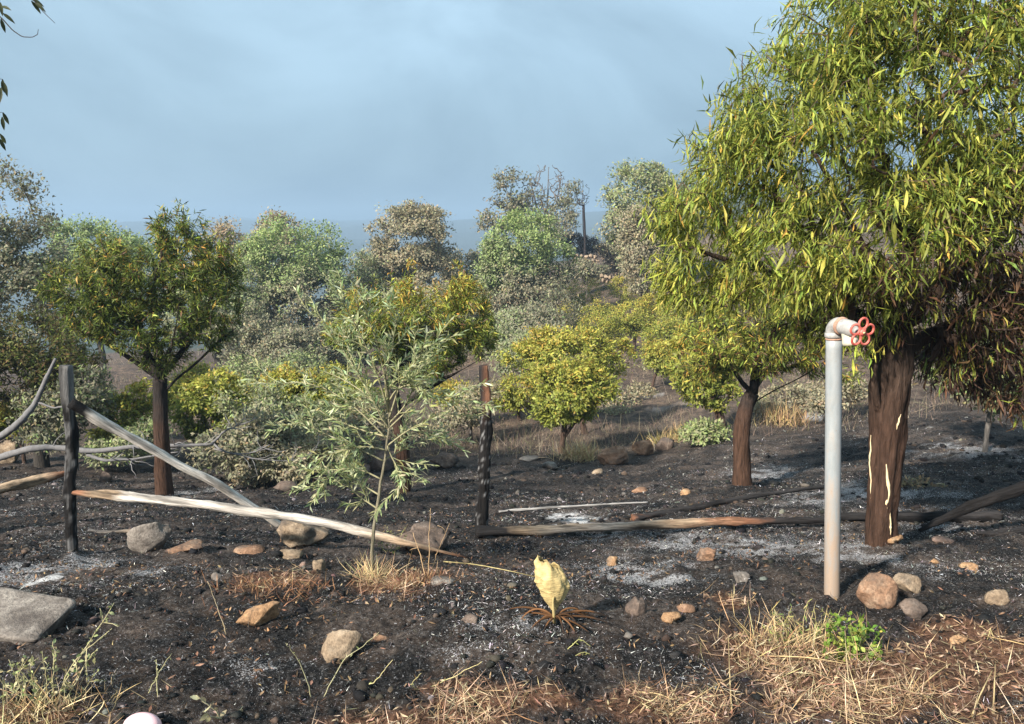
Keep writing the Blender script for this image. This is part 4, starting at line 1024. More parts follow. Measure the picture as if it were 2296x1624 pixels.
# ---------- pale green sapling
def sapling():
    rng = np.random.default_rng(105)
    b = G(838, 1292); d = b[1]
    tr = [b - np.array([0, 0, .05])] + [P(x_, y_, d) for x_, y_ in ((832, 1235), (842, 1160), (852, 1090), (862, 1030), (872, 960), (872, 900), (862, 830))]
    root = thing('sapling', 'slender pale green sapling with narrow leaves in front of the middle peach tree', 'tree', tuple(b))
    br = [[(855, 1075), (805, 1050), (750, 1052), (715, 1100)], [(862, 1035), (790, 1000), (710, 965), (655, 935)], [(868, 985), (790, 905), (700, 855), (600, 862)], [(870, 955), (800, 835), (745, 745), (698, 685)],
          [(872, 925), (835, 805), (790, 715), (755, 655)], [(872, 900), (850, 780), (820, 700), (812, 640)], [(872, 940), (900, 850), (945, 795), (960, 740)], [(873, 960), (935, 900), (995, 868), (1055, 905)],
          [(868, 1000), (920, 960), (1000, 925), (1075, 938)], [(864, 1030), (900, 1010), (950, 985), (985, 975)], [(850, 1110), (800, 1080), (770, 1040)], [(870, 980), (810, 965), (735, 935), (670, 885)],
          [(872, 930), (860, 850), (880, 780), (890, 705)], [(866, 1010), (820, 1000), (760, 1010), (690, 1040)], [(871, 945), (830, 890), (770, 850), (720, 830)], [(845, 1140), (800, 1110), (775, 1080)], [(872, 960), (850, 930), (830, 880), (780, 800)],
          [(872, 950), (910, 910), (935, 850), (990, 800)], [(872, 900), (890, 870), (930, 860), (960, 880)], [(868, 1000), (880, 1030), (900, 1060), (905, 1100)], [(870, 960), (820, 930), (740, 900), (660, 900)]]
    tb = Tubes(); f = np.linspace(0, len(tr) - 1, 30); tp = np.stack([np.interp(f, np.arange(len(tr)), np.array(tr)[:, q]) for q in range(3)], 1)
    tp[:, 0] += .006 * fbm(f * 1.3, f * 0 + .5, s=3)
    tb.add(tp, np.linspace(.0105, .004, 30), (.22, .20, .14), 8, .1); obj('stem', tb.mesh('stem', M_BARK, b), root)
    Pp, Dd, Ll = [], [], []
    def sidetwig(p, dr, L, n):
        q = [p]; dd = unit(dr)
        for i in range(n):
            dd = unit(dd + rng.normal(size=3) * .14 + np.array([0, 0, .03])); q.append(q[-1] + dd * L / n)
        return np.array(q)
    for bi, l_ in enumerate(br):
        off = rng.uniform(-.35, .25); base = P(l_[0][0], l_[0][1], d)
        q = [base] + [P(x_, y_, d + off * (i + 1) / (len(l_) - 1)) for i, (x_, y_) in enumerate(l_[1:])]
        q = np.array(q); f = np.linspace(0, len(q) - 1, 22); c = np.stack([np.interp(f, np.arange(len(q)), q[:, k]) for k in range(3)], 1)
        for k in range(3):
            pd = np.pad(c[:, k], 3, mode='edge'); sm = np.convolve(pd, np.ones(7) / 7, 'valid'); sm[0] = c[0, k]; c[:, k] = sm
        tb = Tubes(); tb.add(c, np.linspace(.005, .0013, 22), (.27, .25, .15), 5, 0)
        tws = []
        for k in range(7 if bi % 3 else 10):
            i = rng.integers(4, 20); t_ = unit(c[i + 1] - c[i])
            sd = unit(np.cross(t_, rng.normal(size=3))); tw = sidetwig(c[i], t_ * .8 + sd * .75, rng.uniform(.10, .26), 6)
            tb.add(tw, np.linspace(.0028, .001, 7), (.30, .30, .16), 4, 0, False); tws.append(tw)
        obj('branch', tb.mesh('branch', M_TWIG, b), root)
        for line, i0 in [(c, 6)] + [(t_, 1) for t_ in tws]:
            seglen = np.linalg.norm(np.diff(line, axis=0), axis=1); tot = seglen[i0:].sum(); nn = max(int(tot / .0078), 3)
            for s_ in np.linspace(0, 1, nn):
                fi = i0 + s_ * (len(line) - 1 - i0); i = min(int(fi), len(line) - 2); fr = fi - i
                t_ = unit(line[i + 1] - line[i]); sd = unit(np.cross(t_, np.array([0, 0, 1.]) + rng.normal(size=3) * .5))
                sd = sd if rng.random() < .5 else -sd
                Pp.append(line[i] * (1 - fr) + line[i + 1] * fr); Dd.append(t_ * .75 + sd * .7 + rng.normal(size=3) * .18 + np.array([0, 0, -.08])); Ll.append(rng.uniform(.038, .068) * (.65 + .35 * (1 - abs(s_ - .5))))
    Pp, Dd, Ll = np.array(Pp), np.array(Dd), np.array(Ll); n = len(Pp)
    Nn = unit(np.array([0, 0, 1.]) + rng.normal(size=(n, 3)) * .5)
    V, F = leaves(Pp, Dd, Nn, Ll, Ll * .21, rng.normal(.1, .3, n), 2, .25)
    C = pal_pick([(.36, .41, .21), (.28, .34, .15), (.47, .50, .31), (.40, .40, .17)], [.4, .25, .25, .10], n, rng)
    foliage_obj(V, F, C, root, b)
sapling()

# ---------- broad crowns farther off: oaks, shrubs, small orchard trees
def leafy(name, label, lumps, base, pal, stops, seed, ntips=150, per=70, leaf=(.07, .13), wd=.55, rad=.28, trunk_r=.14, cat='tree', group=None, barkc=(.08, .07, .06), up=.3, shell=.5, stems=1, mat=None, dens=1.0, fork=.35, tipr=.008, limbs_px=()):
    """lumps: (px, py, rx, ry, depth[, rd]); base: (px, depth)"""
    rng = np.random.default_rng(seed)
    lw = lumps_to_world(lumps)
    bx = P(base[0], 700, base[1])[0]; b = np.array([bx, base[1], Hs(bx, base[1])])
    cen = np.mean([c for c, _, _ in lw], 0); zlo = min(c[2] - r[2] for c, r, _ in lw)
    top = np.array([lin(b[0], cen[0], .5), lin(b[1], cen[1], .5), max(b[2] + .25 * (cen[2] - b[2]), min(zlo + .25 * (cen[2] - zlo), cen[2]))])
    tr = [b - np.array([0, 0, .1]), lin(b, top, .5) + rng.normal(size=3) * .03 * (cen[2] - b[2]), top]
    T = Tree(tr, [[P(*q) for q in l_] for l_ in limbs_px], rng); tg = sample_lumps(lw, int(ntips * 1.7), rng, shell)
    sc_ = 3.2 / max(np.mean([r.max() for _, r, _ in lw]), .05)
    gp = fbm(tg[:, 0] * sc_, tg[:, 1] * sc_, tg[:, 2] * sc_, octv=2, s=seed + 1); tg = tg[gp > np.quantile(gp, .41)][:ntips]
    T.grow(tg, max(.25, (cen[2] - b[2]) * .12), .16, up=up, lo=1)
    T.radii(tipr, 2.2, np.array([1.15, 1.0, .85]) * trunk_r)
    root = thing(name, label, cat, tuple(b), group)
    T.meshes(root, b, flat_lambda(barkc), barkc, 8, .15, kk=4)
    n = ntips * per
    tips = np.array([T.pos[i[-1]] for i in T.tips]); k = rng.integers(0, len(tips), n)
    off = randdir(n, rng) * (rng.random((n, 1)) ** .6) * rad * 1.7 * np.array([1, 1, .75]) * (.45 + .9 * rng.random(len(tips))[k])[:, None]
    p = tips[k] + off
    out = unit(off + .5 * unit(p - cen)); D = unit(out * .5 + randdir(n, rng) + np.array([0, 0, -.2])); Nn = unit(randdir(n, rng) * .7 + np.array([0, 0, .6]) + unit(p - cen) * 1.0)
    L = rng.uniform(*leaf, n)
    V, F = cards(p, D, Nn, L, L * wd)
    t = zfrac(p, lw) + .22 * fbm(p[:, 0] * .8, p[:, 1] * .8, p[:, 2] * .8, s=seed)
    C = pal_pick(pal, wmix(t, stops), n, rng); C = .6 * C + .4 * (np.asarray(pal)[None] * (wmix(t, stops) / wmix(t, stops).sum(1, keepdims=True))[..., None]).sum(1)
    if per: foliage_obj(V, F, C, root, b, mat or M_OAK)
    return root
GO = (.26, .36, .125); GO2 = (.36, .43, .16); GRB = (.27, .255, .175); TAUP = (.39, .345, .225); DGR = (.115, .115, .09); RUSTL = (.36, .25, .13); GYG = (.27, .30, .19)
OP = [GO, GO2, GRB, TAUP, DGR, RUSTL, GYG]
gtop = [(0, (0, 0, .35, .2, .35, .05, .05)), (.42, (.02, .02, .36, .2, .25, .05, .1)), (.62, (.4, .2, .12, .05, .13, 0, .1)), (1, (.5, .38, .03, .02, .05, 0, .02))]
taupe = [(0, (0, 0, .35, .3, .25, .05, .05)), (.5, (0, .02, .32, .42, .1, .08, .06)), (1, (0, .05, .2, .5, .06, .12, .07))]
greys = [(0, (.02, 0, .3, .1, .4, .03, .15)), (1, (.05, .02, .3, .2, .2, .05, .18))]
GRP = 'oaks beyond the orchard'
OAKS = [
 ('light green oak top showing behind the dark left peach tree', [(215, 560, 110, 70, 40, 2.6), (130, 580, 60, 80, 40, 2), (280, 600, 80, 90, 40, 2.4), (200, 680, 120, 90, 40)], (210, 40), gtop, 201, 230, 85),
 ('rusty brown oak top between the dark peach tree and the green oak', [(505, 560, 60, 60, 52, 2), (480, 620, 70, 80, 52, 2)], (500, 52), [(0, (0, 0, .3, .3, .2, .2, 0)), (1, (0, 0, .1, .4, .05, .45, 0))], 202, 120, 60),
 ('rusty treetop peeping above the broad green oak', [(625, 520, 45, 40, 50, 1.5), (610, 570, 70, 60, 50, 2)], (620, 50), [(0, (0, 0, .3, .3, .2, .2, 0)), (1, (0, .05, .1, .4, .05, .4, 0))], 203, 80, 60),
 ('broad rounded green oak left of centre with grey scorched lower half', [(660, 570, 110, 90, 36, 2.4), (600, 620, 70, 100, 36, 2), (740, 630, 70, 90, 36, 2), (670, 680, 130, 100, 35.6, 2.4), (640, 780, 110, 80, 35.5, 2), (760, 730, 60, 90, 36)], (670, 36), gtop, 204, 420, 90),
 ('tall taupe scorched oak in the centre background', [(920, 540, 95, 85, 42, 2.4), (920, 630, 110, 90, 42, 2.4), (860, 620, 50, 80, 42), (990, 620, 60, 80, 42), (900, 490, 50, 38, 42, 1.2), (965, 500, 40, 35, 42, 1.2)], (925, 42), taupe, 205, 330, 80),
 ('green-topped oak with grey scorched skirt right of the taupe oak', [(1175, 545, 90, 70, 38, 2), (1130, 600, 60, 80, 38), (1230, 600, 60, 80, 38), (1170, 650, 100, 80, 38, 2), (1180, 720, 70, 60, 37.5), (1110, 680, 50, 70, 38)], (1180, 38), gtop, 206, 360, 90),
 ('yellowish oak on the hill, partly behind the largest peach tree', [(1430, 450, 80, 85, 46, 2.2), (1500, 480, 90, 100, 46, 2.4), (1395, 500, 42, 60, 46), (1460, 560, 85, 75, 46, 2.2), (1360, 530, 22, 26, 46, .6)], (1450, 46), [(0, (.05, .05, .3, .2, .25, .03, .1)), (.6, (.1, .22, .2, .2, .1, .02, .15)), (1, (.1, .4, .1, .2, .04, .02, .12))], 207, 330, 85),
 ('brownish leafless-looking shrub tree under the yellowish hill oak', [(1440, 560, 50, 65, 40, 1.4), (1425, 510, 38, 40, 40, 1.0), (1450, 620, 50, 35, 40, 1.2)], (1442, 40), taupe, 208, 170, 80),
 ('low brown thicket between the taupe oak and the green-topped oak', [(1050, 610, 60, 50, 46, 1.8), (1060, 670, 70, 60, 45, 2), (1010, 680, 60, 50, 44)], (1050, 45), taupe, 209, 150, 70),
 ('grey thicket under the taupe oak behind the orange-topped peach tree', [(880, 710, 100, 60, 36, 1.8), (980, 720, 80, 60, 36, 1.8), (800, 720, 60, 70, 36)], (900, 36), greys, 210, 200, 75),
 ('grey-green scrub oak low behind the left of the sapling', [(560, 760, 80, 80, 27, 1.6), (660, 800, 90, 70, 26, 1.5), (740, 790, 60, 70, 27)], (640, 27), greys, 211, 240, 70),
]
OAKS += [
 ('olive oak filling the gap right of the dark left peach tree', [(480, 680, 70, 70, 33, 1.8), (420, 700, 60, 70, 33, 1.6), (540, 700, 50, 80, 33, 1.6)], (480, 33), [(0, (.1, .05, .3, .15, .2, 0, .2)), (1, (.2, .2, .15, .15, .05, 0, .25))], 231, 220, 75),
 ('green-grey oak between the broad green oak and the taupe oak', [(815, 640, 45, 70, 40, 1.6), (800, 720, 60, 60, 39, 1.6)], (810, 40), [(0, (.05, .05, .3, .2, .2, 0, .2)), (1, (.15, .15, .2, .3, .05, 0, .15))], 232, 150, 75),
 ('grey-green oak low behind the wide orange-topped orchard tree', [(1140, 745, 60, 45, 31, 1.4), (1090, 760, 50, 40, 31, 1.2), (1200, 735, 50, 50, 32, 1.3)], (1140, 31), [(0, (.1, .05, .3, .1, .25, 0, .2)), (1, (.2, .15, .2, .15, .1, 0, .2))], 233, 200, 75),
 ('taupe oak low between the taupe oak and the orange-topped peach tree', [(960, 680, 60, 50, 38, 1.5), (1030, 690, 50, 60, 38, 1.5), (890, 680, 50, 50, 38, 1.4)], (960, 38), taupe, 234, 170, 75),
]
for (lb, lp, bs, st, sd, nt, per) in OAKS:
    dd = bs[1]
    leafy('oak_tree', lb, lp, bs, OP, st, sd, int(nt * 1.15), int(per * 1.25), leaf=(.0025 * dd, .0046 * dd), rad=.0082 * dd, trunk_r=.17, group=GRP)
# grey scorched tree at the left edge and the dark one below it
leafy('scorched_tree', 'grey scorched tree with sparse small leaves filling the left edge', [(10, 470, 85, 100, 14, .9), (50, 570, 90, 90, 14, 1), (10, 660, 110, 90, 14, 1), (90, 650, 60, 90, 14.2, .8), (-90, 600, 120, 180, 14, 1.2), (60, 740, 100, 60, 14, .9)], (-70, 14), OP, [(0, (.02, 0, .3, .05, .3, .02, .3)), (.7, (.02, 0, .3, .1, .25, .02, .3)), (1, (.03, .0, .3, .1, .35, .08, .14))], 220, 330, 60, leaf=(.05, .085), rad=.17, trunk_r=.13, barkc=(.20, .19, .18), tipr=.005)
leafy('scorched_tree', 'dark brown-green tree in deep shade at the lower left edge', [(40, 760, 110, 60, 12.2, .8), (130, 790, 90, 60, 12.2, .8), (30, 850, 100, 50, 12.2, .8), (-70, 780, 110, 100, 12.2, .9), (150, 850, 70, 60, 12.4, .6)], (60, 12.2), [DGREEN, GREEN, BRN, DBRN, OLIVE], [(0, (.35, .1, .15, .35, .05)), (1, (.3, .2, .22, .2, .08))], 221, 240, 60, leaf=(.06, .11), wd=.3, rad=.16, trunk_r=.10, barkc=(.05, .045, .04), tipr=.005)  # deep shade is put into the dark leaf and bark colours

# small orchard trees on the slope
SP = [GREEN, YGREEN, YEL, ORA, OLIVE, (.20, .26, .05)]
s_yel = [(0, (.3, .3, .05, .02, .13, .2)), (.55, (.15, .32, .2, .06, .07, .2)), (1, (.03, .2, .38, .28, .03, .08))]
s_grn = [(0, (.4, .25, .02, .0, .13, .2)), (.6, (.3, .3, .1, .03, .07, .2)), (1, (.1, .3, .26, .18, .06, .1))]
def small(label, base_px, lumps, stops, seed, nt, per, tr=.06, lf=(.055, .10), dep=None, cat='tree', name='orchard_tree', rad=.09, limbs=()):
    g = G(*base_px) if dep is None else np.array([0, dep, 0]); d = g[1]
    return leafy(name, label, [(a, b_, c, e, d + (r[0] if r else 0), *r[1:]) for a, b_, c, e, *r in lumps], (base_px[0], d), SP, stops, seed, nt, per, lf, .42, min(rad * d / 14, .17), tr, cat, 'small orchard trees on the slope', (.075, .05, .038), tipr=.0045, mat=M_LEAF, limbs_px=[[(x_, y_, d) for x_, y_ in l_] for l_ in limbs])
small('small crooked yellow-green tree right of the middle post, leaning trunk', (1258, 1016), [(1275, 895, 80, 48), (1240, 925, 40, 28), (1335, 865, 60, 42), (1255, 850, 65, 32), (1300, 835, 55, 30)], s_yel, 301, 230, 48, .055, limbs=([(1258, 985), (1285, 950), (1330, 905), (1375, 850)],))
small('wide orange-topped orchard tree behind the small crooked tree', (1316, 975), [(1280, 790, 115, 42), (1190, 800, 75, 36), (1370, 795, 55, 45), (1270, 758, 85, 22), (1330, 840, 75, 32), (1210, 760, 40, 22)], s_yel, 302, 320, 45, .06)
small('low yellow bush-like orchard tree just right of the middle post', (1165, 945), [(1160, 875, 55, 38), (1130, 890, 35, 35), (1195, 890, 35, 30)], s_yel, 303, 110, 45, .04)
small('small lollipop orchard tree with bare stem on the far slope', (1425, 790), [(1425, 705, 62, 36), (1468, 690, 42, 30), (1392, 715, 36, 28), (1430, 735, 40, 22)], s_yel, 304, 210, 42, .06)
small('tiny orange-yellow orchard tree highest on the slope', (1305, 715), [(1310, 655, 42, 33), (1288, 682, 28, 28)], s_yel, 305, 140, 40, .05)
small('tiny green and orange orchard tree below the brownish shrub tree', (1405, 690), [(1400, 645, 44, 28), (1415, 668, 34, 26)], s_yel, 306, 140, 40, .05)
small('yellow orchard tree far up the slope beside the big crown', (1520, 750), [(1530, 690, 52, 34), (1495, 705, 42, 32), (1560, 720, 44, 36)], s_yel, 307, 180, 42, .05)
small('bushy yellow-green orchard tree left of the brown forked trunk', (1634, 974), [(1565, 820, 65, 55), (1620, 800, 60, 60), (1580, 880, 50, 35), (1540, 790, 40, 40), (1610, 870, 50, 45), (1560, 760, 50, 40)], s_yel, 308, 250, 45, .085, limbs=([(1634, 940), (1610, 915), (1570, 890)], [(1632, 930), (1640, 880), (1650, 820)]))
small('slim pale orchard sapling above the far slope path', (1345, 735), [(1345, 690, 22, 22), (1350, 710, 16, 18)], s_yel, 309, 50, 36, .04)
small('olive-green orchard tree at the far slope right of the lollipop tree', (1500, 815), [(1490, 750, 44, 34), (1530, 770, 36, 38)], s_grn, 310, 150, 40, .05)
# shrubs under the left half
small('yellow-orange shrub behind the sapling at left', (705, 955), [(700, 880, 60, 45), (660, 850, 45, 35), (750, 900, 40, 40), (650, 900, 45, 35)], s_yel, 321, 170, 45, .03, dep=13.5, cat='shrub', name='shrub')
small('yellow-green shrub glowing between left post and left trunk', (270, 1000), [(280, 930, 55, 45), (240, 905, 30, 35), (310, 895, 35, 40), (250, 980, 50, 25)], s_yel, 322, 150, 42, .03, dep=12.5, cat='shrub', name='shrub')
small('yellow shrub at the left edge behind the grey fallen branch', (20, 985), [(25, 935, 55, 32), (70, 960, 35, 25), (-30, 940, 40, 40)], s_yel, 323, 110, 42, .03, dep=12.6, cat='shrub', name='shrub')
small('green shrub right of the left trunk', (470, 1000), [(470, 900, 70, 50), (430, 940, 45, 45), (530, 930, 60, 45), (500, 860, 50, 35)], s_grn, 324, 190, 42, .03, dep=13.2, cat='shrub', name='shrub')
def scrub(label, lumps, base, st, seed, nt, per, lf=(.05, .09), rad=.13, group='grey scrub behind the burnt strip', pal=OP, trr=.03):
    return leafy('shrub', label, lumps, base, pal, st, seed, nt, per, lf, .45, rad, trr, 'shrub', group, (.13, .12, .11), tipr=.004)
scrub('twiggy grey-green scrub left of the sapling base', [(560, 1000, 80, 50, 10.6, .6), (640, 1010, 70, 45, 10.6, .6), (500, 1010, 60, 45, 10.6, .5), (600, 950, 70, 35, 10.8, .5)], (580, 10.6), greys, 331, 220, 34)
scrub('grey-green bush under the yellow-orange shrub', [(620, 930, 70, 45, 12.3, .6), (560, 900, 60, 50, 12.4, .6), (720, 960, 60, 40, 12.2, .5)], (640, 12.4), [(0, (.1, .1, .3, .1, .2, 0, .2)), (1, (.12, .2, .2, .1, .1, .02, .26))], 332, 190, 40)
scrub('brown twiggy scrub under the middle peach tree', [(800, 980, 60, 50, 11.6, .5), (760, 1010, 60, 40, 11.4, .5), (960, 960, 60, 35, 13.5, .5), (850, 930, 70, 45, 13, .5)], (800, 11.6), taupe, 333, 170, 34)
scrub('dark shaded bush behind the charred left post', [(130, 920, 90, 50, 11.6, .5), (190, 880, 60, 60, 11.8, .5), (110, 970, 70, 30, 11.4, .4)], (140, 11.6), [(0, (.1, 0, .2, 0, .6, .05, .05)), (1, (.2, .02, .2, .02, .46, .05, .05))], 334, 170, 40)
scrub('olive bush behind the middle post base', [(1060, 900, 45, 40, 15, .5), (1030, 930, 50, 30, 15, .5), (1085, 870, 35, 30, 15.5, .4)], (1055, 15), taupe, 335, 110, 36)
scrub('grey bush between the green-topped oak and the orchard slope', [(1200, 720, 70, 45, 30, 1), (1250, 700, 50, 50, 32, 1), (1230, 755, 60, 25, 28, .8)], (1215, 30), greys, 336, 120, 50, (.09, .15), .25)
scrub('dusty bush behind the wide orange-topped orchard tree', [(1170, 780, 60, 35, 24, .8), (1240, 770, 50, 25, 25, .8), (1130, 800, 40, 40, 23, .7)], (1180, 24), [(0, (.1, .1, .3, .1, .2, 0, .2)), (1, (.12, .2, .2, .1, .1, .02, .26))], 337, 110, 45, (.08, .13), .2)
scrub('brown scorched bush right of the split trunk', [(2062, 1112, 52, 32, 7.2, .3), (2100, 1120, 30, 22, 7.2, .2)], (2065, 7.2), [(0, (0, 0, .1, .05, .55, .3, 0)), (1, (0, 0, .1, .1, .5, .3, 0))], 338, 90, 40, (.03, .06), .05, None)
scrub('green tuft at the foot of the bushy yellow-green tree', [(1590, 965, 45, 24, 12.5, .3), (1560, 975, 30, 16, 12.4, .25)], (1585, 12.5), [(0, (.3, .2, .1, .2, .1, 0, .1)), (1, (.3, .3, .1, .2, 0, 0, .1))], 339, 70, 36, (.05, .09), .08, None)
scrub('dark bush in shade at the right edge behind the split trunk', [(2230, 850, 90, 60, 9.5, .5), (2310, 880, 70, 60, 9.5, .5), (2150, 830, 60, 40, 10, .4)], (2240, 9.5), [(0, (.3, .02, .1, .0, .4, .15, 0)), (1, (.4, .05, .1, .02, .3, .13, 0))], 340, 160, 40, (.05, .1), .12, None)
scrub('green bush beyond the split trunk at right', [(2280, 790, 70, 50, 14, .6), (2220, 810, 50, 40, 14, .5)], (2260, 14), [(0, (.4, .1, .1, .05, .3, 0, .05)), (1, (.5, .25, .05, .1, .1, 0, 0))], 341, 110, 40, (.06, .1), .14, None)

small('yellow-green shrub low between the left trunk and the dead branch fork', (560, 1010), [(560, 900, 50, 40), (610, 880, 45, 40), (520, 880, 35, 35)], s_yel, 351, 150, 42, .03, dep=15, cat='shrub', name='shrub')
small('bright green shrub behind the upper end of the slanting pole', (400, 960), [(400, 880, 45, 40), (440, 850, 40, 35), (370, 910, 30, 30)], s_grn, 352, 140, 42, .03, dep=16, cat='shrub', name='shrub')
small('yellow shrub seen under the middle peach tree crown', (1010, 950), [(1010, 885, 40, 30), (1045, 900, 30, 28)], s_yel, 353, 100, 42, .03, dep=17, cat='shrub', name='shrub')
small('green-yellow shrub low left of the middle peach trunk', (790, 960), [(790, 880, 55, 40), (840, 900, 40, 30), (750, 850, 35, 30)], s_grn, 354, 150, 42, .03, dep=16.5, cat='shrub', name='shrub')
small('small yellow orchard tree on the slope left of the lollipop tree', (1340, 790), [(1335, 735, 42, 30), (1365, 750, 32, 26)], s_yel, 355, 140, 40, .045)
small('dull green orchard tree half way up the slope', (1290, 745), [(1285, 702, 38, 30), (1268, 715, 26, 24)], s_yel, 356, 130, 40, .045)
small('yellowish orchard tree beside the far slope path', (1465, 870), [(1475, 795, 36, 30), (1500, 815, 28, 26)], s_yel, 357, 130, 40, .04)
scrub('olive scrub in front of the grey-green oak at centre left', [(600, 850, 70, 40, 20, .8), (680, 830, 60, 40, 20, .8), (540, 840, 50, 40, 20, .7)], (610, 20), [(0, (.15, .1, .3, .1, .1, 0, .25)), (1, (.25, .25, .15, .1, .03, 0, .22))], 361, 190, 42, (.06, .10), .16)
scrub('pale grass-like scrub at the foot of the dead branch fork', [(650, 1040, 60, 30, 10.2, .4), (580, 1050, 60, 25, 10.2, .4), (710, 1020, 50, 30, 10.4, .4)], (640, 10.2), taupe, 362, 170, 32, (.04, .08), .10)
scrub('olive scrub between the left trunk and the charred post', [(290, 1000, 50, 28, 11.4, .4), (240, 1010, 40, 22, 11.4, .4), (330, 980, 40, 30, 11.6, .4)], (285, 11.4), [(0, (.2, .1, .3, .05, .15, 0, .2)), (1, (.25, .2, .2, .1, .05, 0, .2))], 363, 130, 38, (.05, .08), .10)
scrub('dusty brown scrub on the slope right of the small crooked tree', [(1400, 900, 40, 22, 19, .5), (1440, 880, 30, 18, 20, .5), (1380, 930, 35, 18, 18, .4)], (1400, 19), taupe, 364, 110, 34, (.06, .1), .13)
scrub('brown scrub on the slope under the lollipop tree', [(1460, 840, 35, 20, 24, .5), (1490, 860, 30, 18, 23, .5), (1430, 850, 25, 15, 24, .5)], (1460, 24), taupe, 365, 100, 34, (.07, .11), .15)
scrub('grey-brown scrub behind the forked brown trunk', [(1760, 890, 50, 30, 16, .5), (1810, 880, 40, 30, 16, .5), (1720, 910, 35, 22, 15.5, .4)], (1760, 16), taupe, 366, 120, 34, (.05, .09), .12)
scrub('brown scrub behind the standpipe', [(1890, 870, 40, 30, 14, .5), (1850, 900, 30, 20, 13.5, .4)], (1880, 14), taupe, 367, 90, 34, (.05, .09), .12)

# skyline trees on the hill: sparse leaves, bare crown, thin burnt stem
leafy('oak_tree', 'sparse dark oak on the skyline left of the bare tree', [(1150, 430, 45, 55, 56, 1.4), (1180, 470, 50, 50, 56, 1.5), (1110, 495, 36, 25, 55, 1)], (1175, 56), OP, [(0, (.05, .02, .3, .15, .4, .05, .03)), (1, (.05, .02, .25, .2, .38, .08, .02))], 401, 130, 34, leaf=(.16, .28), rad=.38, trunk_r=.13, group=GRP)
def bare(label, base, lumps, seed, nt, trr, c=(.10, .085, .075), tipr=.012, limbs=()):
    leafy('bare_tree', label, lumps, base, OP, [(0, (0, 0, 1, 0, 0, 0, 0)), (1, (0, 0, 1, 0, 0, 0, 0))], seed, nt, 0, trunk_r=trr, cat='tree', group='burnt bare trees on the skyline', barkc=c, up=.7, shell=.75, tipr=tipr, limbs_px=limbs)
bare('tall bare grey tree with upswept branches on the skyline', (1225, 58), [(1225, 425, 48, 58, 58, 1.3), (1195, 450, 36, 55, 58, 1.2), (1255, 440, 30, 62, 58, 1), (1225, 395, 40, 30, 58, 1)], 402, 260, .14, (.13, .115, .105), .02,
     ([(1226, 560, 58), (1226, 500, 58), (1228, 440, 58), (1230, 375, 58)], [(1226, 520, 58), (1205, 470, 58), (1190, 410, 58)], [(1226, 520, 58), (1246, 465, 58), (1258, 400, 58)]))
bare('single thin black burnt stem on the skyline right of the bare tree', (1308, 53), [(1306, 435, 18, 32, 53, .5)], 403, 60, .085, (.035, .03, .03), .014, ([(1308, 560, 53), (1307, 520, 53), (1306, 470, 53), (1307, 405, 53)],))
scrub('grey-green skyline bush at the foot of the bare tree', [(1260, 490, 30, 50, 55, 1), (1280, 450, 18, 50, 56, .6), (1240, 530, 40, 30, 54, 1)], (1262, 55), greys, 404, 90, 40, (.16, .26), .35)
scrub('blackened shrub mound on the skyline beside the thin burnt stem', [(1290, 545, 32, 22, 54, .8), (1320, 555, 28, 18, 54, .8)], (1302, 54), [(0, (0, 0, .02, 0, .98, 0, 0)), (1, (0, 0, .05, 0, .95, 0, 0))], 405, 70, 60, (.1, .2), .25, None, [GO, GO2, GRB, TAUP, (.012, .012, .014), RUSTL, GYG])
scrub('blackened shrub under the yellowish hill oak', [(1365, 560, 30, 18, 50, .8), (1385, 590, 25, 22, 49, .8)], (1370, 50), [(0, (0, 0, .05, 0, .9, .05, 0)), (1, (0, .05, .1, 0, .8, .05, 0))], 406, 60, 60, (.1, .2), .25, None, [GO, GO2, GRB, TAUP, (.014, .013, .014), RUSTL, GYG])
scrub('olive shrub growing below the pale terrace stones', [(1300, 602, 40, 18, 48, .8), (1335, 610, 30, 18, 48, .7)], (1315, 48), greys, 407, 70, 55, (.12, .2), .25)
# pale terrace walls on the hill, stone by stone
def terrace(label, x0, x1, py0, py1, d, n, seed):
    rng = np.random.default_rng(seed); a = P(x0, py0, d); b = P(x1, py1, d)
    root = thing('terrace_wall', label, 'stone wall', tuple((a + b) / 2))
    for row in range(2):
        for i in range(n):
            c = lin(a, b, (i + .5 * (row % 2) + .5) / (n + .5)) + np.array([0, rng.normal() * .05, -.24 * row])
            w = np.linalg.norm(b - a) / n
            V, F = rock_shape((w * .52, .28, .15 * rng.uniform(.8, 1.2)), seed * 50 + i + row * 20, 6, 3, .1)
            obj('stone', mesh_np('stone', V, F, RM['tan'], None, True), root, tuple(c - (a + b) / 2))
terrace('upper pale dry-stone terrace wall on the hill', 1278, 1345, 573, 577, 50, 6, 5)
terrace('lower pale dry-stone terrace wall on the hill', 1345, 1392, 618, 628, 47, 5, 6)

# ---------- trees left of the frame that shade the left side; one reaches in at the top corner
def shade_tree(label, base, lumps_w, seed, nt, per, trunk_top, limbs=(), L=(.09, .15)):
    rng = np.random.default_rng(seed)
    b = np.array([base[0], base[1], Hs(*base)])
    T = Tree([b - np.array([0, 0, .1]), lin(b, np.array(trunk_top), .5), np.array(trunk_top)], limbs, rng)
    lw = [(np.array(c), np.array(r), 1.0) for c, r in lumps_w]
    T.grow(sample_lumps(lw, nt, rng, .4), .16, .15)
    T.radii(.003, 2.3, np.array([.13, .11, .1]))
    root = thing('peach_tree', label, 'tree', tuple(b)); T.meshes(root, b, bark_brown(b[2]), (.09, .065, .05))
    V, F, C, *_ = peach_leaves(T, per, rng, L, .17, lambda p, r: pal_pick(PPAL, [.45, .3, .05, .02, .02, .08, .08], len(p), r), 1.1, .05, 3, 3, .3)
    foliage_obj(V, F, C, root, b)
    return root, b
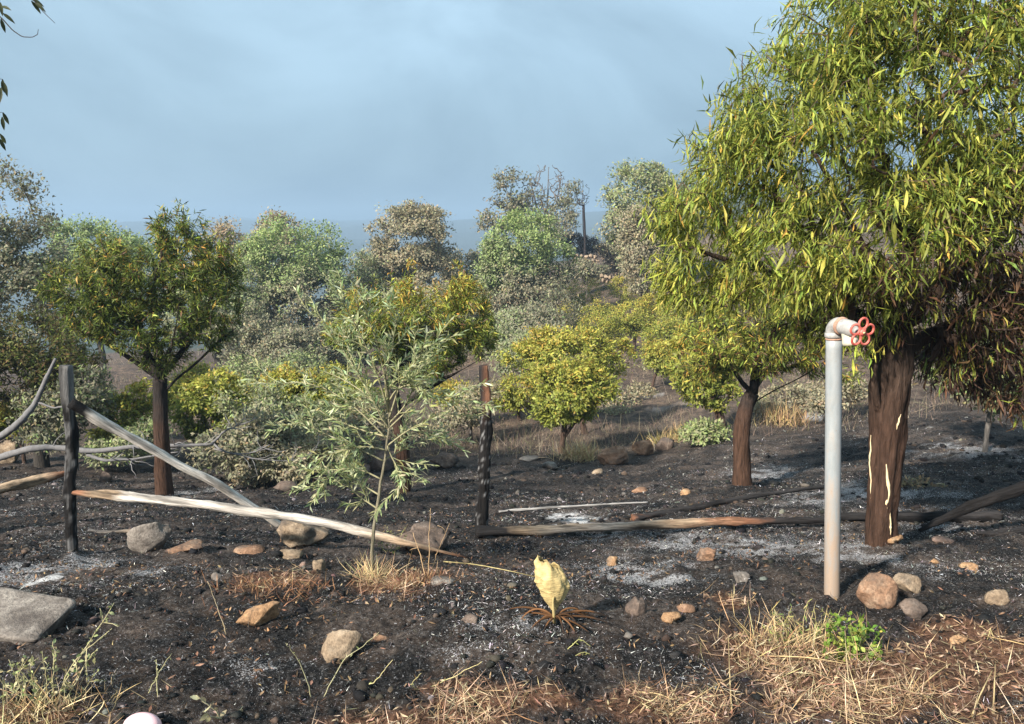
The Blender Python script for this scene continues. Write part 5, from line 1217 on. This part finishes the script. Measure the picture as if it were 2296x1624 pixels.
shade_tree('dark peach tree just outside the left edge, twigs entering the top left corner', (-5.0, 4.9), [((-4.7, 4.9, 2.3), (1.0, 1.0, .8)), ((-4.3, 4.9, 3.2), (.7, .7, .5)), ((-5.4, 4.7, 2.5), (.9, .9, .8))], 501, 200, 18, (-4.9, 4.9, .7),
    [[(-4.9, 4.9, .7), (-4.6, 4.9, 1.7), (-4.1, 4.8, 2.6), P(-90, -20, 4.6), P(-20, 20, 4.6)], [(-4.9, 4.9, .7), (-4.5, 4.8, 1.6), (-4.0, 4.7, 2.1), P(-90, 150, 4.6), P(-30, 175, 4.6)]])
def tendril():
    d = 4.6
    root = thing('hanging_twig', 'thin curling twig with a few dark leaves at the top left corner', 'twig', tuple(P(-12, 20, d)))
    o0 = P(-12, 20, d)
    tb = Tubes()
    for c in ([(-30, 10), (8, 45), (28, 68), (50, 83), (72, 84), (84, 78), (86, 66)], [(40, -60), (60, -20), (78, 4), (98, 28), (123, 52)], [(-60, 150), (-20, 175), (6, 178)], [(-60, 240), (-15, 255), (4, 252)]):
        q = np.array([P(a, b, d) for a, b in c]); f = np.linspace(0, len(q) - 1, 20)
        q = np.stack([np.interp(f, np.arange(len(q)), q[:, k]) for k in range(3)], 1); tb.add(q, np.linspace(.004, .0014, 20), (.05, .045, .04), 5)
    obj('twig', tb.mesh('twig', M_TWIG, o0), root)
    rng = np.random.default_rng(9)
    for (a, b, dx, dz) in [(0, 5, .2, -1), (6, 30, .8, -.6), (3, 15, .9, -.2), (2, 42, .1, -1), (70, 2, .5, -.8), (78, 6, .7, -.5), (68, -4, .8, -.4), (6, 178, -.1, -1), (10, 186, .15, -1), (3, 196, -.1, -1), (4, 206, 0, -1), (6, 252, .2, -1), (5, 262, 0, -1), (0, 300, .1, -1), (-2, 310, .3, -1)]:
        V, F = leaves(P(a, b, d)[None] - o0, np.array([[dx, rng.normal() * .3, dz]]), np.array([[.3, -.8, .4]]), np.array([.075]), np.array([.021]), np.array([.5]), 4, .35)
        obj('leaf', mesh_np('leaf', V[0], F, M_LEAF, np.repeat(np.array([(.05, .06, .025)]), V.shape[1], 0)), root)
tendril()

# ---------- grey dead branch lying at left
def dead_branch(label, chains, d, radii, c=(.15, .147, .15), sub=True, seed=3):
    rng = np.random.default_rng(seed)
    o0 = P(*chains[0][0], d); root = thing('fallen_branch', label, 'branch', tuple(o0), 'dead grey branches at left')
    for ch, (r0, r1) in zip(chains, radii):
        q = np.array([P(a, b, d + (rng.normal() * .05 if i else 0)) for i, (a, b) in enumerate(ch)]); f = np.linspace(0, len(q) - 1, len(q) * 7)
        q = np.stack([np.interp(f, np.arange(len(q)), q[:, k]) for k in range(3)], 1)
        for k in range(3):
            pd = np.pad(q[:, k], 3, mode='edge'); sm = np.convolve(pd, np.ones(7) / 7, 'valid'); sm[0], sm[-1] = q[0, k], q[-1, k]; q[:, k] = sm
        q[:, 2] += .012 * fbm(f * 1.7, f * 0 + ch[0][0] * .3, s=4)
        tb = Tubes(); tb.add(q, np.linspace(r0, r1, len(q)), c, 9, .12)
        if sub:
            for _ in range(int(len(q) / 4)):
                i = rng.integers(len(q) // 3, len(q) - 1); t_ = unit(q[i] - q[i - 1]); dd = unit(t_ + rng.normal(size=3) * .8 + np.array([0, 0, .2])); w = [q[i]]
                for _k in range(5): dd = unit(dd + rng.normal(size=3) * .35); w.append(w[-1] + dd * rng.uniform(.03, .10))
                tb.add(w, np.linspace(min(r1, .008), .002, 6), np.array(c) * 1.3, 4, 0, False)
        obj('limb', tb.mesh('limb', M_TWIG, o0), root)
dead_branch('long grey dead branch lying behind the left post and pole, forking at right', [[(-60, 1048), (0, 1024), (60, 1008), (130, 1002), (200, 1012), (270, 1006), (340, 1000), (420, 1000), (478, 996)],
    [(474, 997), (490, 980), (505, 964), (535, 955), (575, 938)], [(478, 996), (500, 1012), (530, 1020), (565, 1016), (605, 998)], [(195, 1018), (230, 1034), (280, 1032), (350, 1022), (400, 1012)], [(480, 1008), (560, 1028), (640, 1034), (700, 1022)]],
    9.75, [(.052, .016), (.018, .006), (.014, .006), (.024, .008), (.010, .004)])
dead_branch('bent grey dead branch rising from the left edge', [[(-60, 1010), (0, 978), (45, 950), (80, 905), (100, 855), (125, 805)], [(85, 905), (120, 915), (150, 910), (175, 900)]], 8.6, [(.05, .018), (.012, .006)], sub=False)

# ================================================================== SMALL FOREGROUND PLANTS
def withered_plant():
    b = G(1241, 1402); d = b[1]; rng = np.random.default_rng(31)
    root = thing('withered_plant', 'withered plant with one papery cream leaf curled like a pouch over charred leaf stalks', 'plant', tuple(b))
    # the curled papery leaf: an open pouch, ribbed, ragged rim, thin
    base = P(1242, 1370, d); top = P(1232, 1262, d); Hh = top[2] - base[2]
    na, nz = 64, 30; V = []
    for j in range(nz):
        t = j / (nz - 1)
        rad = np.interp(t, [0, .12, .3, .55, .75, .9, 1], [.008, .022, .050, .072, .070, .058, .042])
        for i in range(na):
            a = 2 * math.pi * i / na
            rib = 1 + .045 * 1.2 * math.sin(t * 46 + 1.6 * math.cos(a)) * max(0, math.cos(a - 3.4)) ** 1.2 * min(1, t * 3)
            rib *= 1 + .20 * float(fbm(np.array([math.cos(a) * 1.6]), np.array([math.sin(a) * 1.6 + 3]), np.array([t * 2.2]), octv=3, s=9)[0])
            rim = .016 * float(fbm(np.array([math.cos(a) * 2.2 + 5]), np.array([math.sin(a) * 2.2]), octv=2, s=4)[0]) * smoothstep(.55, 1, t)
            ear = .034 * math.exp(-((a - 2.75) / .38) ** 2) * smoothstep(.7, 1, t) + .016 * math.exp(-((a - 4.3) / .3) ** 2) * smoothstep(.7, 1, t)
            x_ = rad * rib * math.cos(a) * 1.0; y_ = rad * rib * math.sin(a) * .62
            x_ -= .25 * ear; 
            c = lin(base, top, t)
            V.append((c[0] + x_ - b[0], c[1] + y_ - b[1], c[2] + rim + ear * .9 - b[2] - .012 * t * math.cos(a)))
    idx = np.arange(na * nz).reshape(nz, na); nx = np.roll(idx, -1, 1)
    F = np.stack([idx[:-1], nx[:-1], nx[1:], idx[1:]], -1).reshape(-1, 4)
    Vn = np.array(V)
    C = np.array([(.60, .47, .22)]) * (1 + .16 * fbm(Vn[:, 0] * 40, Vn[:, 1] * 40, Vn[:, 2] * 40, octv=3, s=2))[:, None]
    edge = smoothstep(.93, 1, np.repeat(np.arange(nz) / (nz - 1), na) + .05 * fbm(Vn[:, 0] * 60, Vn[:, 1] * 60, s=6))[:, None]
    C = C * (1 - .35 * edge)
    pm = leaf_mat('papery_leaf', .2, .65, .2); pn, pl = pm.node_tree.nodes, pm.node_tree.links
    ptc = pn.new('ShaderNodeTexCoord'); pmp = pn.new('ShaderNodeMapping'); pmp.inputs['Scale'].default_value = (18, 18, 75); pl.new(ptc.outputs['Object'], pmp.inputs[0])
    pnz = noise_node(pn, pl, 1, 5, .6, pmp.outputs[0], .8); bump_node(pn, pl, pn['Principled BSDF'], pnz.outputs['Fac'], .6, .012)
    o = obj('dry_leaf', mesh_np('dry_leaf', Vn, F, pm, C, True), root)
    so = o.modifiers.new('thickness', 'SOLIDIFY'); so.thickness = .0022
    mr = P(1240, 1330, d)
    tb = Tubes(); tb.add([P(1243, 1398, d - .01) - b, P(1242, 1375, d - .022) - b, P(1240, 1350, d - .035) - b, P(1241, 1338, d - .043) - b], [.006, .007, .005, .002], (.42, .33, .15), 8); obj('midrib', tb.mesh('midrib', M_TWIG), root)
    # charred stalks sprawling from the crown
    ends = [((1165, 1358), (1200, 1358), 0), ((1180, 1382), (1215, 1374), .05), ((1320, 1345), (1285, 1355), .03), ((1190, 1432), (1212, 1395), -.1), ((1200, 1405), (1222, 1385), -.05), ((1300, 1405), (1280, 1375), -.05), ((1330, 1395), (1290, 1372), .02), ((1370, 1412), (1320, 1395), -.02), ((1345, 1370), (1300, 1372), .06), ((1140, 1372), (1190, 1366), .04), ((1375, 1385), (1310, 1368), .05), ((1215, 1450), (1228, 1405), -.14), ((1290, 1425), (1268, 1392), -.1), ((1265, 1410), (1258, 1385), -.12), ((1150, 1400), (1190, 1380), .02), ((1320, 1455), (1280, 1400), -.12)]
    for i, (e, m_, dy) in enumerate(ends):
        p0 = P(1243, 1385, d - .01); pm = P(*m_, d + dy * .5); pm[2] = max(pm[2], Hs(pm[0], pm[1]) + .02)
        pe = P(*e, d + dy); pe[2] = Hs(pe[0], pe[1]) + .008
        t = np.linspace(0, 1, 14)[:, None]; q = (1 - t) ** 2 * p0 + 2 * (1 - t) * t * (pm + np.array([0, 0, .03])) + t ** 2 * pe
        D = np.gradient(q, axis=0)
        col = np.where(np.linspace(0, 1, 14)[:, None] < (.65 if i % 3 else .95), np.array([(.115, .056, .024)]) * rng.uniform(.35, 1.4), np.array([(.03, .02, .015)]))
        tb = Tubes(); tb.add(q - b, np.interp(t[:, 0], [0, .3, .8, 1], [.0042, .0046, .0034, .001]), col, 6, .2)
        obj('stalk', tb.mesh('stalk', M_TWIG), root)
withered_plant()

def weed(name, label, base_px, stems, leafcol, stemcol, leaf=(.012, .022), wd=.6, step=.012, r=.0022, seed=1, group=None, dep=0, i0=.15, cat='weed', nod=0, side=0):
    rng = np.random.default_rng(seed); b = G(*base_px); d = b[1]
    root = thing(name, label, cat, tuple(b), group)
    Pp, Dd, Ll = [], [], []
    for st in stems:
        off = rng.uniform(-.12, .08) * (len(stems) > 1)
        q = np.array([P(x_, y_, d + off * i / max(len(st) - 1, 1) + dep) for i, (x_, y_) in enumerate(st)])
        q[0][2] = Hs(q[0][0], q[0][1]) - .01
        f = np.linspace(0, len(q) - 1, 14); c = np.stack([np.interp(f, np.arange(len(q)), q[:, k]) for k in range(3)], 1)
        c += rng.normal(size=c.shape) * .0015
        lines = [c]
        for _ in range(side):
            i = rng.integers(3, 12); dd = unit(c[i] - c[i - 1] + rng.normal(size=3) * .7); w = [c[i]]
            for _k in range(4): dd = unit(dd + rng.normal(size=3) * .2); w.append(w[-1] + dd * rng.uniform(.008, .022))
            lines.append(np.array(w))
        tb = Tubes()
        for li, ln in enumerate(lines): tb.add(ln, np.linspace(r if li == 0 else r * .6, r * .4, len(ln)), np.array(stemcol) * rng.uniform(.8, 1.2), 5, 0)
        obj('stem', tb.mesh('stem', M_TWIG, b), root)
        if leaf:
            for li, ln in enumerate(lines):
                tot = np.linalg.norm(np.diff(ln, axis=0), axis=1).sum()
                for s_ in np.arange(i0 if li == 0 else .2, 1, step / max(tot, .02)):
                    fi = s_ * (len(ln) - 1); i = min(int(fi), len(ln) - 2)
                    t_ = unit(ln[i + 1] - ln[i]); Pp.append(ln[i] + (ln[i + 1] - ln[i]) * (fi - i)); Dd.append(t_ * .5 + rng.normal(size=3) * .7); Ll.append(rng.uniform(*leaf))
    if leaf and Pp:
        Pp, Dd, Ll = np.array(Pp), np.array(Dd), np.array(Ll); n = len(Pp)
        V, F = leaves(Pp, Dd, unit(np.array([0, 0, 1.]) + rng.normal(size=(n, 3)) * .6), Ll, Ll * wd, rng.normal(.2, .5, n), 3, .2)
        foliage_obj(V, F, pal_pick(leafcol, np.ones(len(leafcol)), n, rng), root, b)
    return root
PG = [(.36, .38, .17), (.28, .31, .12), (.46, .44, .24)]
weed('weed', 'pale straggly weed with long stems leaning right at the bottom left corner', (120, 1585),
     [[(125, 1585), (150, 1510), (200, 1440), (255, 1352)], [(120, 1588), (150, 1520), (190, 1460), (252, 1408)], [(130, 1590), (165, 1540), (195, 1480), (218, 1455)], [(110, 1585), (105, 1530), (95, 1460)], [(115, 1590), (122, 1500), (118, 1440)], [(105, 1590), (80, 1540), (40, 1500)], [(60, 1600), (45, 1540), (20, 1480)], [(100, 1590), (60, 1560), (10, 1540)], [(40, 1590), (35, 1520), (60, 1470)], [(140, 1590), (180, 1560), (222, 1500)], [(10, 1600), (15, 1550), (-10, 1500)], [(90, 1590), (70, 1520), (72, 1470)]],
     PG, (.42, .38, .22), (.010, .022), .5, .016, .0022, 3, side=3)
weed('weed', 'bright green leafy weed in the straw below the standpipe', (1900, 1480),
     [[(1895, 1478), (1890, 1430), (1880, 1385)], [(1900, 1478), (1910, 1430), (1905, 1375)], [(1905, 1478), (1935, 1440), (1950, 1400)], [(1898, 1478), (1870, 1440), (1850, 1400)], [(1905, 1480), (1950, 1460), (1965, 1425)], [(1890, 1480), (1860, 1470), (1845, 1455)], [(1900, 1480), (1925, 1425), (1930, 1385)], [(1900, 1482), (1940, 1475), (1960, 1470)], [(1895, 1480), (1880, 1475), (1865, 1478)]],
     [(.15, .26, .035), (.22, .33, .05), (.10, .18, .03), (.34, .36, .08)], (.20, .24, .07), (.014, .026), .75, .007, .002, 4, side=5)
weed('weed', 'thin yellow-green grassy weed left of the bright green weed', (1790, 1450),
     [[(1790, 1450), (1770, 1400), (1740, 1370)], [(1800, 1455), (1800, 1400), (1810, 1350)], [(1780, 1450), (1750, 1420), (1715, 1410)], [(1820, 1460), (1830, 1400), (1825, 1360)], [(1800, 1450), (1850, 1400), (1860, 1375)], [(1770, 1450), (1760, 1400), (1775, 1360)], [(1840, 1470), (1845, 1420), (1840, 1380)]],
     [(.30, .30, .10), (.42, .36, .17), (.20, .26, .07)], (.45, .36, .18), (.012, .03), .2, .01, .0014, 5, side=3)
weed('seed_stalk', 'dry seed stalk with pale tip standing right of the sapling stem', (958, 1300),
     [[(958, 1300), (962, 1250), (962, 1190), (966, 1140)], [(962, 1290), (980, 1240), (1008, 1175)], [(955, 1290), (945, 1250), (925, 1195)]], [(.50, .42, .28), (.40, .28, .16)], (.40, .27, .15), (.008, .02), .25, .04, .003, 6, side=1, cat='stalk')
weed('seed_stalk', 'thin dry stalk leaning left above the flat orange-tan stone', (508, 1425), [[(508, 1425), (490, 1365), (465, 1303)]], [(.5, .42, .28)], (.42, .34, .22), (.01, .02), .25, .06, .002, 7, cat='stalk', group='thin dry stalks in the ash')
weed('seed_stalk', 'thin pale stalk rising from the bottom centre left', (770, 1560), [[(700, 1530), (670, 1480), (640, 1440)], [(720, 1530), (770, 1480), (850, 1420)]], PG, (.42, .40, .24), (.008, .018), .4, .03, .002, 8, cat='stalk', group='thin dry stalks in the ash')
weed('seed_stalk', 'pale forked stalk in the ash right of the bottom left weed', (330, 1560), [[(330, 1560), (355, 1510), (385, 1465)], [(350, 1525), (352, 1500), (350, 1480)]], PG, (.42, .40, .22), (.008, .016), .4, .03, .002, 9, cat='stalk', group='thin dry stalks in the ash')
weed('seed_stalk', 'green-yellow stalk bent to the lower right of the withered plant', (1340, 1470), [[(1270, 1395), (1300, 1430), (1345, 1465), (1372, 1490)], [(1345, 1470), (1310, 1462), (1280, 1475), (1265, 1500)], [(1320, 1520), (1318, 1480), (1315, 1462)]], [(.36, .38, .12), (.45, .4, .18)], (.40, .38, .16), (.01, .02), .3, .02, .002, 10, cat='stalk', group='thin dry stalks in the ash')
weed('seed_stalk', 'pale stalk leaning right at bottom centre above the straw', (1010, 1540), [[(960, 1545), (1020, 1515), (1080, 1485)], [(940, 1560), (920, 1535), (945, 1510)], [(800, 1560), (840, 1530), (880, 1480)]], PG, (.50, .44, .22), (.008, .016), .35, .04, .0022, 11, cat='stalk', group='thin dry stalks in the ash')
weed('seedling', 'pale broad-leaved seedling at the bottom edge right of the pink lid', (500, 1615), [[(500, 1622), (480, 1590), (440, 1560)], [(505, 1622), (530, 1600), (545, 1585)], [(495, 1622), (470, 1605), (455, 1595)], [(500, 1622), (495, 1600), (495, 1585)]], [(.50, .46, .28), (.42, .36, .20)], (.45, .40, .25), (.02, .035), .5, .025, .003, 12)
weed('sprout', 'small leafy sprout on the sapling stem foot', (865, 1240), [[(868, 1255), (870, 1220), (880, 1190)], [(868, 1255), (890, 1215), (915, 1175)], [(868, 1255), (850, 1220), (860, 1190)], [(870, 1255), (895, 1230), (910, 1200)]], [(.16, .20, .07), (.28, .30, .14)], (.24, .20, .11), (.012, .025), .4, .012, .0018, 13, side=2)
def straw_stick(label, p, q, r=.003, c=(.55, .42, .22)):
    wood('straw_stick', label, 'straw', p, q, r, r * .5, grad([(0, np.array(c)), (1, np.array(c) * .85)], .02), (0, .01), 24, 6, .1, 'loose straw stalks')
straw_stick('long yellow straw reaching from the seed stalk to the withered plant', G(995, 1280) + np.array([0, 0, .05]), P(1198, 1293, G(1241, 1402)[1] + .06), .0032, (.55, .46, .22))
for lb, a, c in [('thick straw lying at the bottom right of centre', (1500, 1610), (1690, 1520)), ('straw crossing another below the green weed', (2040, 1575), (2130, 1515)), ('straw standing up in the dry grass right of bottom centre', (1640, 1600), (1632, 1450)),
                 ('pale straw forked at the bottom right', (2225, 1605), (2228, 1520)), ('straw slanting at the lower right corner', (2180, 1610), (2222, 1535)), ('straw lying left of the green weed', (1720, 1480), (1900, 1520)), ('straw lying across the bare soil at bottom centre', (1420, 1560), (1510, 1600))]:
    straw_stick(lb, G(*a) + np.array([0, 0, .01]), G(*c) + np.array([0, 0, .045]))
# tufts of dry grass
def tuft(label, base_px, n, h, cols, seed, spread=.06, lean=.6, w=.0025, group='dry grass tufts'):
    rng = np.random.default_rng(seed); b = G(*base_px)
    p = b + np.stack([rng.normal(size=n) * spread, rng.normal(size=n) * spread * .7, np.zeros(n)], 1); p[:, 2] = H(p[:, 0], p[:, 1]) - .005
    D = unit(np.stack([rng.normal(size=n) * lean, rng.normal(size=n) * lean, np.ones(n)], 1)); L = h * rng.uniform(.5, 1.2, n)
    V, F = leaves(p, D, unit(rng.normal(size=(n, 3))), L, w, rng.normal(.3, .8, n), 4, 0)
    o = obj('grass_tuft', mesh_np('grass_tuft', V.reshape(-1, 3) - b, F, M_DRY, np.repeat(pal_pick(cols, np.ones(len(cols)), n, rng), V.shape[1], 0)), None, tuple(b))
    o['kind'] = 'stuff'; tag(o, label, 'grass', group)
ST = [(.52, .39, .21), (.40, .27, .14), (.60, .49, .28)]
tuft('golden dry grass tuft beside the layered brown ledge', (1300, 1030), 420, .34, ST, 61, .16, .6, .009)
tuft('dry grass tuft at the sapling foot', (830, 1300), 170, .16, ST, 62, .05, .8)
tuft('scorched reddish brown grass patch left of the sapling foot', (620, 1318), 380, .08, [(.26, .13, .07), (.38, .22, .12), (.16, .08, .045)], 63, .15, 1.1)
tuft('scorched brown grass patch right of the sapling foot', (910, 1312), 260, .08, [(.26, .13, .07), (.36, .22, .12), (.14, .07, .045)], 64, .12, 1.1)
tuft('dry yellow grass under the weed at the bottom left corner', (70, 1615), 300, .13, ST, 65, .12, .9)
tuft('dry grass tuft sticking up below the standpipe', (1780, 1460), 300, .15, ST, 66, .14, .8)
tuft('dry grass tuft by the bank right of the forked brown trunk', (1760, 950), 320, .42, [(.35, .24, .13), (.42, .30, .15), (.24, .17, .1)], 67, .3, .5, .014)
tuft('tan grass tuft on the bank left of the forked brown trunk', (1530, 985), 320, .36, [(.35, .26, .12), (.42, .32, .14), (.24, .2, .08)], 68, .28, .6, .012)
# burnt twiggy bush left of the middle peach tree trunk foot
# smooth pink plastic piece at the bottom edge
def pink_lid():
    g = G(332, 1621); rng = np.random.default_rng(2)
    tb = Tubes(); prof = [(0, .050), (.004, .052), (.010, .052), (.018, .049), (.026, .042), (.031, .030), (.034, .012)]
    tb.add([np.array([0, 0, h]) for h, _ in prof], [r for _, r in prof], (1, 1, 1), 48)
    m = simple_mat('pink_plastic', (.78, .50, .52), .3, .06, 6)
    o = obj('plastic_lid', tb.mesh('plastic_lid', m)); o.location = (g[0], g[1] - .035, g[2] + .005); o.rotation_euler = (.45, .1, 0)
    o.scale = (1.15, .8, 1.3)
    tag(o, 'smooth pale pink plastic lid at the bottom edge', 'lid')
pink_lid()
# ---------- smoke haze filling the whole place
def haze():
    x0, x1, y0, y1, z0, z1 = -5600, 5600, -60, 1900, -60, 56
    V = [(x, y, z) for z in (z0, z1) for y in (y0, y1) for x in (x0, x1)]
    F = [(0, 2, 3, 1), (4, 5, 7, 6), (0, 1, 5, 4), (2, 6, 7, 3), (0, 4, 6, 2), (1, 3, 7, 5)]
    m = bpy.data.materials.new('smoke_haze'); m.use_nodes = True; n, l = m.node_tree.nodes, m.node_tree.links
    n.remove(n['Principled BSDF']); v = n.new('ShaderNodeVolumePrincipled')
    v.inputs['Color'].default_value = (.42, .60, .80, 1); v.inputs['Density'].default_value = .0012; v.inputs['Anisotropy'].default_value = .1
    l.new(v.outputs[0], n['Material Output'].inputs['Volume'])
    o = obj('haze', mesh_np('haze', np.array(V, float), np.array(F), m)); o['kind'] = 'stuff'
    tag(o, 'thin blue smoke haze hanging over the whole hillside', 'haze')
haze()
